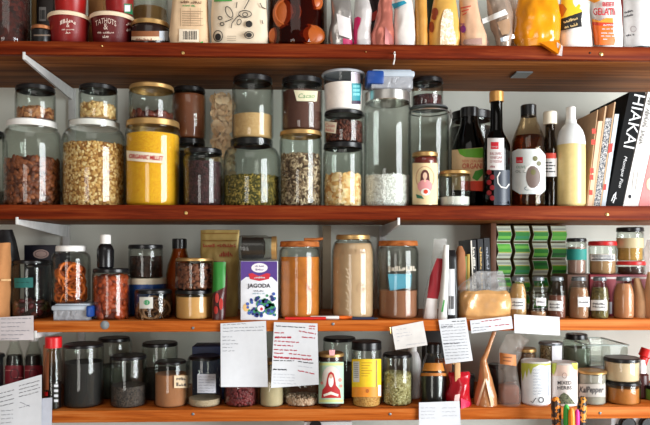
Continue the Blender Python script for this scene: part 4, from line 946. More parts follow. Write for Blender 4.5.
# packets in the middle
t = pouch('clear_bag', 'clear plastic bag holding a red and white packet', 'bag', [(319, 423, 441, .016), (300, 424, 444, .018), (265, 431, 447, .014), (238, 434, 447, .004)], Z3, .03, filmm(.22, (214, 210, 206)), 2.4, crump=.005, seed=36)
strip(t, [(423.5, 319), (437, 319), (437.5, 299), (427, 298)], M((220, 214, 210), .5), 'white_label', .0014); strip(t, [(427, 298), (438, 299), (443, 276), (444, 259), (437, 258), (430, 276)], M((146, 14, 30), .45), 'red_packet', .0016)
t = pouch('paper_packet', 'slim white packet with a green stripe beside the red packet', 'pack', [(319, 438, 447, .012), (280, 441, 448, .012), (245, 444, 449, .004)], Z3, .012, M((222, 222, 216), .5), 2.5, crump=.002, seed=37)
bars(t.root, t.surf, [[(441, 312), (443, 312), (445, 300), (443.5, 300)]], M((60, 140, 60), .5), .0016, 'green_stripe')
t = pouch('black_pouch', 'black pouch with a narrow white barcode label', 'pouch', [(319, 446, 457, .020), (290, 446, 457, .021), (256, 446, 456, .016), (250, 447, 455, .006)], Z3, .014, M((22, 22, 24), .4), 3, crump=.002, seed=38)
strip(t, [(447.5, 269), (454.5, 269), (455, 315), (448, 315)], M((206, 208, 212), .6), 'label'); barcode(t.root, t.surf, 449, 296, 454, 309)
pouch('kraft_sleeve', 'brown rounded paper sleeve behind the black pouch', 'pouch', [(319, 455, 466, .012), (270, 455, 466, .012), (252, 456, 465, .01), (246, 458, 462, .004)], Z3, .055, M((150, 96, 58), .75), 2.6, crump=.002, seed=39)
carton('green_packet', 'thin olive green packet beside the black spice booklets', 'pack', 464, 467, 256, Z3, .06, .09, M((110, 120, 52), .6))
carton('yellow_packet', 'thin mustard yellow packet beside the black spice booklets', 'pack', 467.3, 470, 254, Z3, .06, .09, M((176, 146, 60), .6))
for k, (x0, x1, nm) in enumerate(((470.5, 475.5, 'leftmost of the three thin black booklets, with pale edge'), (477.5, 482.5, 'middle of the three thin black booklets standing together'), (484, 489, 'rightmost of the three thin black booklets, beside the rack'))):
    t = book(nm, (x0 + 3, 319), (x1 + 3.4, 319), (x0, 240 - k), (x1, 239.5 - k), .065, .12, M((26, 28, 32), .5), name='booklet', base=Z3)
    text(t.root, t.surf, '~COCONUT SPICE', (x0 + x1) / 2 + 1.5, 268, 42, 2.4, (M((226, 222, 210), .6), M((206, 170, 100), .6), M((150, 156, 166), .6))[k], d=(.04, 1), off=.0008)
    if k == 0: bars(t.root, t.surf, [[(x0 + .1, 240.5), (x0 + 1.4, 240.5), (x0 + 4.2, 316), (x0 + 3.1, 316)]], M((220, 216, 204), .6), .0008, 'spine_edge')
# loaf in a paper and plastic wrap
t = pouch('wrapped_loaf', 'golden paper-wrapped loaf in clear plastic in front of the booklets', 'loaf', [(319, 459, 507, .032), (314, 457, 509, .037), (300, 457, 509, .038), (293, 459, 508, .036), (290, 462, 506, .030)], Z3, .004, M((208, 156, 98), .32, bump=.9, scale=24, var=.2, coat=.5), 4, crump=.008, seed=40)
tp = pouch('wrapper', 'x', 'bag', [(296, 460, 508, .026), (288, 458, 508, .026), (280, 468, 505, .018), (272, 476, 503, .004)], t.zt - .004, .016, filmm(.35, (206, 206, 206)), 2.2, crump=.009, seed=41)
w = tp.body; rt = tp.root; w.parent = t.root; w.location = rt.location - t.root.location; w.name = 'plastic_wrap'; bpy.data.objects.remove(rt)
# rack of green packs
RACKW = M((104, 62, 36), .6, bump=.05)
ydepth = .203; xa, xb = P(488, 300, .22).x, P(572, 300, .22).x; za = P(500, 223, .22).z
rk = thing('wooden_rack', 'brown wooden rack behind the green seasoning packs', 'rack', ((xa + xb) / 2, .24, Z3))
link('side_panel', *boxv(xa, xa + .014, .195, .295, Z3, za, .001), RACKW, rk); link('back_panel', *boxv(xa + .014, xb, .285, .295, Z3, za, .001), RACKW, rk); link('base_board', *boxv(xa + .0145, xb, .198, .2845, Z3, Z3 + .004, .001), RACKW, rk)
GPACK = {c: M(c, .5) for c in ((46, 150, 52), (84, 190, 48), (120, 206, 70), (34, 110, 50), (30, 130, 48), (72, 176, 42), (36, 148, 92), (206, 206, 80), (216, 216, 208), (24, 84, 40), (176, 196, 150))}
PX = [(496, 512.2), (513.2, 530.6), (531.6, 549), (550, 567.4)]
stack_z = [Z3 + .0042] * 4
ROWN = ['bottom', 'second from bottom', 'middle', 'second from top', 'top']; COLN = ['first', 'second', 'third', 'fourth']
rowh = (za - .006 - Z3 - .0042) / 5
rnd = random.Random(9)
for rw in range(5):
    for cl in range(4):
        x0, x1 = PX[cl]; A, B = P(x0, 260, ydepth), P(x1, 260, ydepth); z0 = Z3 + .0042 + rw * rowh; z1 = z0 + rowh - .0006
        gname = 'green and white seasoning packs in the rack'
        q = thing('seasoning_pack', 'green and white seasoning pack, %s in the %s row of the rack' % (COLN[cl], ROWN[rw]), 'pack', ((A.x + B.x) / 2, ydepth + .035, z0), gname)
        m = .0055; h = z1 - z0; wd = B.x - A.x
        flip = (rw, cl) in ((3, 0), (3, 1), (2, 2), (1, 0), (1, 2), (0, 1))
        poly = [(A.x, z0), (B.x - m, z0), (B.x, z0 + h * .45), (B.x - m * .9, z1), (A.x, z1), (A.x + m * .9, z0 + h * .45)]
        link('pack', *prism(poly, ydepth, ydepth + .07), M((96, 82, 40), .6), q, smooth=0)  # dark body rim around the panel paints in the shaded gaps between packs
        e_ = .0011; link('front_panel', *prism([(A.x + e_, z0 + .002), (B.x - m - e_ * .3, z0 + .002), (B.x - e_ * .6, z0 + h * .45), (B.x - m * .9 - e_ * .3, z1 - .002), (A.x + e_, z1 - .002), (A.x + m * .9 + e_, z0 + h * .45)], ydepth - .0012, ydepth), M((206, 214, 194), .5), q, smooth=0)
        def band(v0, v1, mat, o, nm):
            def xx(v): return (A.x + m * .9 * (1 - abs(v - .45) / .55) + .0016, B.x - m * (abs(v - .45) / .5) - .0016)
            vs = []; 
            vv = [v0] + ([.45] if v0 < .45 < v1 else []) + [v1]
            for v in vv:
                a_, b_ = xx(v); vs += [(a_, ydepth - .0012 - o, z0 + h * v), (b_, ydepth - .0012 - o, z0 + h * v)]
            link(nm, vs, [(2 * i, 2 * i + 1, 2 * i + 3, 2 * i + 2) for i in range(len(vv) - 1)], mat, q, smooth=0)
        g1 = GPACK[rnd.choice(((46, 150, 52), (84, 190, 48), (46, 150, 52)))]; g2 = GPACK[rnd.choice(((120, 206, 70), (36, 148, 92), (34, 110, 50)))]
        if flip: band(.42, .9, g1, .0005, 'green_band'); band(.62, .8, g2, .0008, 'print'); band(.37, .42, GPACK[(206, 206, 80)], .0005, 'yellow_stripe')
        else: band(.1, .6, g1, .0005, 'green_band'); band(.2, .36, g2, .0008, 'print'); band(.6, .65, GPACK[(206, 206, 80)], .0005, 'yellow_stripe')
        k0 = .2 if flip else .74
        band(k0, k0 + .07, M((150, 156, 150), .6), .0005, 'print'); pass
# spice bottles in the front row
LAB = M((224, 224, 222), .7)
def spice(label, xl, xr, yt, content, box, words, dy=.006, bolds=.015):
    cx, hw = (xl + xr) / 2, (xr - xl) / 2
    t = vessel('spice_bottle', label, 'bottle', cx, [(319, hw * .94), (316, hw), (296, hw), (290, hw * .92), (284, hw * .72), (280.5, hw * .6), (277, hw * .58)], Z3, dy, None, 'small spice bottles on the third shelf')
    if content: fill(t, 'spice', content[0], content[1])
    lid(t, 'grey', 4.5, hw * .66)
    if box:
        lb = strip(t, [(max(x, xl + .4) if x < cx else min(x, xr - .4), y) for x, y in box], LAB, 'label'); mx = sum(p[0] for p in lb_pts(box, xl, xr)) / 4; my = sum(p[1] for p in box) / 4; w = min(box[1][0], xr) - max(box[0][0], xl)
        for k, s in enumerate(words): text(lb, t.surf, '~' + s, mx, my + (k - (len(words) - 1) / 2) * 3.0, w * .78, 2.1, INK, d=(1, .05), bold=bolds)
    return t
def lb_pts(b, xl, xr): return [(min(max(x, xl), xr), y) for x, y in b]
TANP = M((196, 148, 94), .8, var=.05); BRP = M((166, 116, 84), .8, var=.05); BRP2 = M((186, 138, 104), .8, var=.05); OLV = grain((112, 96, 48), (136, 116, 66), (84, 72, 36), 300); ROSE = M((200, 130, 88), .8, var=.05)
spice('spice bottle of tan powder, first of the front row beside the loaf', 508.5, 527.5, 275, (TANP, 284), [(510.5, 298), (525, 298.5), (525, 309.5), (510.5, 309)], ('Ground', 'ginger'))
spice('nearly empty spice bottle with a small square white label', 529.5, 547, 275, (BRP2, 312), [(536, 297.5), (545.8, 298), (545.8, 306), (536, 305.5)], ('Nutmeg',))
spice('spice bottle of red-brown powder behind the large white note', 547.5, 566.5, 275, (M((122, 66, 50), .8), 296), [(548.3, 300.5), (562, 301), (562, 311), (548.3, 310.5)], ('Ground', 'cloves'))
spice('spice bottle of brown powder whose label overlaps its neighbour', 568, 589.5, 275, (BRP, 288), [(578, 297), (589.8, 297), (589.8, 307), (578, 307)], ('Coriander',))
spice('spice bottle of olive dried leaves with a white label', 590, 609.5, 275, (OLV, 288), [(591, 300), (607, 300), (607, 310.5), (591, 310.5)], ('Oregano', 'leaves'))
spice('largest spice bottle, of rust-coloured powder with no front label', 612.5, 635, 273, (ROSE, 284), None, ())
# second row on a red carton
rc = carton('maroon_carton', 'maroon carton standing behind the spice bottles', 'box', 590, 652, 274.5, Z3, .075, .10, M((132, 24, 40), .5))
patch(rc.root, rc.surf, 'label', rect(608, 302, 612, 314), M((206, 210, 216), .6)); bars(rc.root, rc.surf, [rect(591, 277, 650, 279)], M((196, 180, 176), .5), .0006, 'print')
rb = carton('brown_carton', 'brown carton behind the spice bottles carrying the teal-taped jar', 'box', 567.5, 589, 274.5, Z3, .08, .10, M((92, 58, 42), .6))
t = jar('small black-lidded jar of pink-brown powder with a teal band', 566.5, 586.5, 237.5, rb.zt, 'black', 4, .90, .08, dy=.082, content=('powder', M((168, 128, 116), .8), 247))
strip(t, rect(566.8, 249, 586.4, 260), TEAL, 'tape_label')
t = jar('red-lidded jar of tan powder with a typed paper strip', 588.5, 616.5, 240.5, rc.zt, 'red', 5, .95, .06, dy=.078, content=('tan_powder', M((186, 142, 100), .8, bump=.1), 254))
lb = strip(t, rect(591, 254.5, 614.5, 261), LAB, 'label'); bars(lb, t.surf, [rect(592, 255.5, 613.5, 256.5), rect(592, 259, 613.5, 260)], INK, .001, 'border'); text(lb, t.surf, '~GARAM MASALA', 603, 257.8, 19, 1.8, INK, bold=.02)
t = jar('low red-lidded jar of dark paste under the golden jar', 616.5, 645, 260.5, rc.zt, 'red', 4.5, .95, .06, dy=.078, content=('dark_paste', M((66, 28, 22), .5), 267))
t = jar('black-lidded jar of golden mustard seed stacked on the red-lidded jar', 616.5, 643.5, 226.5, t.zt, 'black', 5, .94, .08, dy=.08, content=('mustard_seed', grain((192, 140, 60), (206, 158, 78), (170, 118, 44), 600, .4), 240))
strip(t, rect(617, 238, 643, 248), M((196, 180, 140), .5), 'label')
t = pouch('kraft_bag', 'kraft paper bag right of the largest spice bottle', 'bag', [(319, 632, 648, .022), (300, 633, 647, .022), (278, 634.5, 639, .004)], Z3, .03, KRAFT, 2.4, crump=.002, seed=43)
t = pouch('kraft_bag', 'kraft paper bag cut off by the right edge on the third shelf', 'bag', [(319, 646, 672, .026), (298, 645, 672, .026), (272, 648, 668, .006)], Z3, .008, M((196, 152, 112), .85, bump=.1), 2.4, crump=.002, seed=44)
t = pouch('clear_bag', 'crumpled clear plastic bag on the carton at the right edge', 'bag', [(274, 644.8, 668, .02), (255, 644.5, 668, .022), (240, 648, 664, .006)], rc.zt, .09, filmm(.4, (214, 200, 200)), 2.3, crump=.007, seed=45)

# ================================================================ lowest shelf
Z4 = ZS[4]
SAUCE = M((24, 12, 12), .3)
for k, (x0, x1, nm) in enumerate(((5, 24, 'left of the two dark sauce bottles with maroon labels'), (24.5, 43, 'right of the two dark sauce bottles with maroon labels'))):
    t = bottle(nm, (x0 + x1) / 2, [(407, 9.2), (360, 9.4), (352, 7.4), (345, 5), (338, 4.4)], Z4, .10, GLASS, M((196, 190, 186), .4), 330, 4.8, ('sauce', SAUCE, 356), group=None)
    lb = strip(t, rect(x0 + .5, 365.5, x1 - .5, 384), M((128, 22, 36), .5)); outline(lb, t.surf, [loop((x0 + x1) / 2, 374, 4, 5)], M((70, 16, 26), .5), 1.2, .001, 'emblem'); bars(lb, t.surf, [rect(x0 + 1, 370, x0 + 8, 370.8), rect(x0 + 10, 377, x1 - 1.5, 377.8)], M((196, 120, 116), .6), .001, 'print')
carton('tan_box', 'slim tan carton between the sauce bottles and the red-capped bottle', 'box', 43, 48, 345, Z4, .07, .05, M((150, 92, 54), .6))
jar('dark jar at the left edge behind the white recipe page', -16, 4.5, 352, Z4, 'black', 4, .93, dy=.08, content=('dark_syrup', M((20, 20, 26), .4), 358))
t = bottle('tall red-capped sauce bottle with black sauce and white print', 53.5, [(409, 9), (380, 9.3), (366, 9.1), (355, 7.2), (347, 5.8), (344, 5.6)], Z4, .006, GLASS, M((206, 24, 30), .35), 337.5, 8.4, ('black_sauce', SAUCE, 383))
strip(t, [(44.6, 392), (48, 392), (48, 396), (44.6, 396)], RED, 'label'); bars(t.root, t.surf, [rect(54, 384.5 + 5 * k, 58, 387 + 5 * k) for k in range(4)], M((196, 196, 200), .6), .001, 'print')
strip(t, rect(44.8, 352, 49, 390), M((150, 84, 50), .5), 'side_label', .0004)
t = jar('wide black-lidded jar of black coffee grounds', 63, 104, 342, Z4, 'black', 3.6, .93, .08, content=('coffee_grounds', grain((24, 19, 19), (34, 27, 27), (17, 14, 15), 600, .5), 364.5))
jar('tall jar of grey-green powder behind the coffee grounds', 96.5, 132, 335, Z4, 'black', 4, .84, .16, dy=.102, content=('grey_powder', M((84, 84, 74), .8), 368))
jar('black-lidded jar of small dark seeds', 110, 147, 353.5, Z4, 'black', 3.8, .93, .08, content=('dark_seeds', grain((52, 42, 40), (92, 78, 72), (34, 28, 28), 420, .8), 388))
jar('tall empty black-lidded jar behind the brown sugar jar', 142, 178, 340, Z4, 'black', 4, .93, .10, dy=.085, content=('dark_tea', M((50, 40, 34), .8), 372))
t = jar('jar of brown sugar with a handwritten paper label', 154, 188, 359.5, Z4, 'black', 3, .84, .10, content=('brown_sugar', M((172, 112, 74), .8, bump=.1), 376))
lb = strip(t, rect(174, 375.5, 187.6, 388), M((214, 190, 156), .7), 'label'); text(lb, t.surf, '~Rapa', 180.8, 378.6, 9.5, 3.2, INK, shear=.2); text(lb, t.surf, '~dura', 181, 384.3, 10, 3.6, INK, shear=.2, bold=.02)
carton('navy_box', 'navy blue box standing behind the grey-labelled jar', 'box', 192, 224, 346.5, Z4, .10, .07, M((28, 48, 92), .5))
t = jar('black-lidded jar with a grey label and a little pale grain', 187.5, 222, 354, Z4, 'black', 3.6, .86, .10, content=('pale_grain', grain((190, 166, 140), (206, 184, 158), (170, 146, 120), 700, .4), 401))
lb = strip(t, rect(197.5, 374, 215.5, 393), M((176, 178, 186), .6)); ink_lines(lb, t.surf, [(199, 377 + 2.8 * k, 214, 377 + 2.8 * k) for k in range(6)], M((110, 112, 122), .7), .5)
jar('jar of dark red dried cranberries hidden behind the plain white page', 224, 258.5, 345, Z4, 'black', 4, .9, .1, content=('dried_cranberries', pieces((104, 26, 34), (134, 44, 50), (74, 18, 26), .5), 372), chunk=('b', 1225, (.005, .004, .0028)))
jar('jar of smooth cream-coloured tahini below the gap between two pages', 259, 284.5, 358, Z4, 'gold', 3.5, .94, .06, content=('tahini', M((196, 176, 140), .6), 366))
jar('jar with a little pinkish puffed grain under the red-inked page', 284, 320.5, 354, Z4, 'black', 3.6, .9, .1, content=('puffed_grain', pieces((206, 170, 144), (190, 148, 122), (226, 200, 178), .6), 400), chunk=('b', 455, (.0042, .0032, .0026)))
jar('black-lidded jar of dark spice behind the mint-labelled jar', 323, 356, 335, Z4, 'black', 3.8, .93, .1, dy=.09, content=('dark_spice', M((54, 34, 30), .8), 366))
t = jar('jar with a mint label picturing a woman in a red robe', 318, 344, 350.5, Z4, 'gold', 3.6, .94, .09, dy=.004, content=('dark_preserve', M((52, 14, 16), .4), 358), foot=.96)
lb = strip(t, rect(318.7, 362, 343.6, 403.5), M((176, 206, 182), .65), 'label', .0006)
bars(lb, t.surf, [disc(331, 378, 9, 12)], M((216, 206, 196), .7), .0010, 'halo_print')
bars(lb, t.surf, [[(321.5, 398), (322.5, 390), (326, 385.5), (327.3, 378), (328.5, 373.5), (331, 371.5), (333.6, 373.5), (334.8, 378), (336, 385.5), (339.8, 390), (341, 398)]], M((176, 34, 34), .7), .0013, 'robe')
bars(lb, t.surf, [disc(331, 381, 2.6, 6.2)], M((228, 226, 222), .7), .0016, 'veil'); bars(lb, t.surf, [disc(331, 376.4, 1.7, 2.1)], M((206, 164, 140), .7), .0020, 'face')
bars(lb, t.surf, [[(323.5, 394.5), (331, 391.5), (338.5, 394.5), (338, 396.5), (331, 394.5), (324, 396.5)]], M((232, 222, 208), .7), .0018, 'sleeves'); bars(lb, t.surf, [rect(319.5, 363, 343, 365.5), rect(319.5, 399.5, 343, 402)], M((200, 208, 136), .65), .0012, 'border')
bars(lb, t.surf, [disc(340, 380, 1.8, 2), disc(341, 386, 1.4, 1.6), disc(322, 383, 1.4, 1.6)], M((222, 140, 130), .7), .0014, 'flower_print')
sl = t.surf; strip(t, [(329, 349.8), (335, 349.8), (334.5, 355.5), (329.5, 355.5)], M((222, 160, 160), .6), 'seal', .0022)
t = jar('yellow and orange labelled shaker of crumbs with a black cap', 351.5, 381.5, 338.5, Z4, 'black', 9, .94, .05, dy=.006, content=('crumbs', grain((206, 146, 70), (222, 170, 96), (180, 118, 50), 420, .6), 396), name='spice_shaker', cat='shaker', foot=.97)
YL = M((236, 196, 24), .5)
lb = strip(t, rect(352, 359, 381, 387), YL, 'label'); strip(t, rect(352, 387, 381, 397), M((232, 140, 34), .5), 'label', .0007); bars(lb, t.surf, [rect(353.2, 361.5, 359.5, 382)], M((206, 200, 196), .6), .0011, 'panel'); bars(lb, t.surf, [rect(361.5, 362.5 + 2.6 * k, 372 - (k % 3) * 2, 363.2 + 2.6 * k) for k in range(6)], M((176, 132, 20), .6), .0011, 'small_print'); bars(lb, t.surf, [rect(375.6, 360, 377, 387)], M((150, 120, 60), .6), .0011, 'seam'); bars(lb, t.surf, [rect(354, 363 + 2 * k, 358.5, 363.6 + 2 * k) for k in range(8)], M((120, 116, 116), .6), .0014, 'nutrition_lines')
bars(t.root, t.surf, [rect(378, 385, 380.8, 396)], M((214, 214, 220), .6), .0012, 'patch'); bars(t.root, t.surf, [disc(367.5, 391, 1.6, 2)], M((176, 96, 24), .6), .0012, 'emblem')
t = jar('jar of pale green seeds with a black lid under the tilted card', 382, 412.5, 351.5, Z4, 'black', 3.6, .9, .1, content=('pale_seeds', pieces((176, 164, 112), (150, 136, 84), (206, 196, 150), .6), 376), chunk=('b', 1400, (.0042, .0026, .002)))
bottle('white bottle half hidden behind the jar of pale seeds', 412.5, [(407, 8), (362, 8.2), (354, 6), (350, 4)], Z4, .085, M((214, 212, 212), .4), WHITE, 345, 4.4)
t = bottle('dark syrup bottle with orange bands and a black cap', 433.5, [(408, 13.2), (380, 13.8), (374, 13), (362, 9.6), (353, 7), (349, 6.6)], Z4, .012, GLASS, BLACK, 344, 7.6, ('dark_syrup', M((18, 15, 16), .3), 376))
strip(t, [(424.5, 363), (442.5, 363), (444.5, 371), (422, 371)], M((196, 122, 36), .5), 'orange_band'); strip(t, [(421, 373), (446, 373), (446.5, 376), (420.5, 376)], M((176, 106, 36), .5), 'orange_band')
carton('orange_box', 'orange-brown box behind the dark syrup bottle', 'box', 440, 452, 362, Z4, .11, .06, M((176, 92, 36), .6))
jar('dark jar half hidden behind the red peg-sealed bag', 452, 475, 372, Z4, 'black', 4, .92, .1, dy=.08, content=('black_beans', M((28, 24, 26), .6), 380))
carton('dark_box', 'black carton standing behind the hanging folded note', 'box', 426, 446, 318, Z4, .20, .06, M((40, 36, 34), .6))
# red bag closed by a wooden peg
t = pouch('red_bag', 'shiny red bag folded over and closed with a wooden peg', 'bag', [(409, 447, 471, .026), (394, 446, 470, .028), (382, 449, 469, .024), (375, 448, 470, .016), (372, 449, 469, .008)], Z4, .004, M((178, 18, 34), .25, bump=.3, coat=.4), 2.3, crump=.005, seed=50)
strip(t, [(455, 395), (460, 394), (459, 402), (454, 402)], M((236, 200, 196), .5), 'print'); strip(t, [(461, 398), (470, 402), (471, 409), (461, 409)], M((226, 40, 80), .3), 'pink_fold', .002)
px_, pz_ = P(458, 370, .010), P(458, 363, .010)
pg = thing('clothes_peg', 'wooden clothes peg clipped on the red bag', 'peg', (px_.x, .010, P(458, 378, .01).z))
for sgn in (-1, 1):
    y0 = t.yc - .004 + sgn * .012
    link('jaw', *boxv(px_.x - .006, px_.x + .006, y0 - .004, y0 + .004, P(458, 381, .02).z, P(458, 362, .02).z, .0015), M((206, 162, 112), .6), pg)
link('spring', *tube([(px_.x - .008, t.yc - .004, pz_.z - .014), (px_.x + .008, t.yc - .004, pz_.z - .014)], .0075, 10), LIDS['grey'], pg)
# twisted kraft pouch, clear bag
t = pouch('cellophane_bag', 'brown cellophane bag twisted to a point at its top', 'bag', [(409, 475, 497, .026), (395, 475, 496, .026), (372, 479, 490, .014), (360, 481, 486.5, .006), (345, 487, 491, .004), (331, 492, 496, .002)], Z4, .006, M((182, 124, 78), .3, bump=.4, scale=30, var=.12, coat=.4), 2.0, crump=.004, seed=51)
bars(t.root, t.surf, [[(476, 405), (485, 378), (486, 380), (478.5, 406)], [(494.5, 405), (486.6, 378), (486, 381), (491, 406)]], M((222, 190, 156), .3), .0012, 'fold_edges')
t = pouch('clear_bag', 'clear bag of brown powder bent over at the top with an orange tag', 'bag', [(409, 497.5, 519.5, .026), (390, 498, 519.5, .028), (366, 498.5, 517, .022), (350, 500, 521, .014), (340, 504, 530, .009), (334, 506, 520, .003)], Z4, .006, filmm(.16, (200, 188, 178)), 2.4, crump=.005, seed=52)
z1 = P(510, 384, t.yc).z
vs, fs = boxv(P(500, 400, t.yc).x, P(517.5, 400, t.yc).x, t.yc - .019, t.yc + .019, Z4 + .002, z1, .008, 3); link('brown_powder', vs, fs, M((112, 56, 34), .8), t.root)
strip(t, [(499.5, 352.5), (516, 355), (516.5, 366), (500, 364)], M((190, 118, 62), .6), 'orange_tag'); bars(t.root, t.surf, [rect(503, 356.5, 512, 357.5, .8), rect(503, 360, 511, 361, .8)], M((110, 62, 34), .6), .002, 'print')
jar('small gold-lidded jar behind the clear bag of brown powder', 516, 536, 346, Z4, 'gold', 4, .94, .08, dy=.12, content=('brown_spice', M((110, 76, 50), .7), 354))
jar('dark jar between the twisted bag and the clear bag', 488, 506, 362, Z4, 'black', 4, .92, .1, dy=.09, content=('dark_spice', M((44, 32, 28), .7), 370))
# canisters
def canister(label, xl, xr, yt, mat, dy=.006, topm=None):
    cx, hw = (xl + xr) / 2, (xr - xl) / 2
    t = vessel('spice_canister', label, 'canister', cx, [(408, hw * .985), (yt + 5, hw * .985), (yt + 1, hw * .985)], Z4, dy, mat, part='tube')
    lid(t, topm or M((206, 204, 198), .4), 2, hw); return t
t = canister('white canister with green-yellow paint drips along its top', 521, 550.5, 358, M((222, 224, 226), .45))
DG = M((176, 182, 70), .55)
patch(t.root, t.surf, 'drip_print', [(521.5, 363), (550, 363), (550, 365), (545, 366), (540, 364.5), (533, 368), (531, 375), (529, 368), (527, 378), (525.5, 370), (523, 381), (521.5, 372)], DG)
ink_lines(t.root, t.surf, [(533, 370 + 3 * k, 547 - (k % 3) * 2, 370 + 3 * k) for k in range(9)], M((150, 160, 176), .7), .5, .001, 'small_print'); outline(t.root, t.surf, [[(531, 401), (532.5, 403), (536, 398)], loop(541, 400, 2.4, 2.6)], INK, .7, .001, 'marks'); bars(t.root, t.surf, [rect(548, 366, 549, 396)], M((190, 196, 206), .6), .001, 'seam')
t = jar('seed jar with a white label behind the two printed canisters', 539, 562, 340, Z4, 'grey', 3, .96, .05, dy=.11, content=('mixed_seeds', grain((150, 126, 90), (196, 176, 140), (104, 84, 60), 330), 345))
strip(t, rect(552, 343, 561.6, 372), M((226, 226, 230), .6)); 
t = canister('pale pink canister lettered MIXED HERBS with a picture of herbs', 551, 577.5, 359.5, M((226, 196, 180), .5))
bars(t.root, t.surf, [[(552, 363), (557, 363), (556, 370), (554, 375), (552, 372)], [(571, 363), (577, 363), (577, 370), (574, 369)]], DG, .001, 'corner_print')
lb = patch(t.root, t.surf, 'label', rect(551.6, 376, 577, 407), M((226, 214, 208), .55), .0006); outline(lb, t.surf, [loop(564.5, 375.5, 2.2, 2.6)], M((170, 140, 128), .6), .6, .0014, 'emblem')
text(lb, t.surf, 'MIXED', 564.6, 382.8, 13.5, 3.6, M((60, 54, 56), .7), bold=.01); text(lb, t.surf, 'HERBS', 564.6, 387.8, 14, 3.6, M((60, 54, 56), .7), bold=.01)
patch(lb, t.surf, 'herb_print', [(555, 404), (558, 399), (561, 394.5), (564, 392.5), (568, 395), (572, 400), (575, 404)], grain((92, 96, 72), (128, 130, 100), (62, 66, 50), 420, .3), .0012)
# right-hand jars
jar('tall jar with a black screw cap and greenish contents behind the canisters', 562.5, 590.5, 332, Z4, 'black', 6, .72, .14, dy=.13, content=('green_tea', M((126, 134, 118), .8), 349))
t = jar('gold-lidded jar of grey salt and pepper with a handwritten label', 577, 606.5, 369.5, Z4, 'gold', 3, .94, .08, dy=.006, content=('salt_and_pepper', M((172, 162, 152), .8, bump=.1), 376))
lb = strip(t, rect(578.3, 384, 604.8, 397), M((186, 178, 170), .6)); text(lb, t.surf, 'KalPepper', 591.5, 390.5, 23.5, 8, INK, shear=.25, bold=.02)
# glass food box lying behind
A, B = P(588, 347, .12), P(628, 347, .12); z0, z1 = P(600, 363, .12).z, P(600, 344.5, .12).z
stand = carton('tin_box', 'plain grey tin under the rectangular glass dish', 'box', 590, 630, 366, Z4, .12, .14, M((120, 116, 110), .5, .3))
gb = thing('glass_dish', 'rectangular glass dish behind the black-lidded jars', 'dish', ((A.x + B.x) / 2, .19, stand.zt)); z0 = stand.zt + .0003
link('glass', *join(boxv(A.x, B.x, .12, .26, z0, z0 + .004, .001), boxv(A.x, B.x, .12, .124, z0, z1, .001), boxv(A.x, B.x, .256, .26, z0, z1, .001), boxv(A.x, A.x + .004, .12, .26, z0, z1, .001), boxv(B.x - .004, B.x, .12, .26, z0, z1, .001)), GLASS, gb, smooth=.5)
link('rim', *join(boxv(A.x - .002, B.x + .002, .117, .123, z1 - .003, z1, .001), boxv(A.x - .002, B.x + .002, .257, .263, z1 - .003, z1, .001), boxv(B.x - .003, B.x + .003, .117, .263, z1 - .003, z1, .001), boxv(A.x - .003, A.x + .003, .117, .263, z1 - .003, z1, .001)), M((186, 204, 198), .2), gb)
t = jar('low black-lidded jar of orange curry paste at the bottom of a pair', 606, 640, 379.5, Z4, 'black', 4, .97, .06, dy=.006, content=('curry_paste', M((196, 116, 44), .5, var=.1), 390), lhw=17.4)
jar('low black-lidded jar of cream-coloured paste on the orange paste jar', 603.5, 640, 356, t.zt, 'black', 4, .95, .06, dy=.004, content=('cream_paste', M((232, 200, 166), .6), 364), lhw=18)
# red-capped tilted bottle at the right
t = bottle('dark bottle with a red-and-white nozzle cap behind the paste jars', 641, [(407, 7.6), (385, 7.8), (376, 7.4), (372, 5.5)], Z4, .07, M((62, 22, 20), .35), M((226, 220, 220), .4), 360, 5)
pA, pB = P(642, 364, t.yc), P(647.5, 349, t.yc)
link('nozzle', *tube([pA, pA.lerp(pB, .45), pA.lerp(pB, .5), pB], [.010, .010, .015, .014], 16), M((216, 34, 34), .35), t.root)
jar('green-labelled jar cut off at the right edge of the lowest shelf', 645, 672, 384, Z4, 'black', 4, .95, .06, dy=.04, gm=M((96, 140, 60), .4))

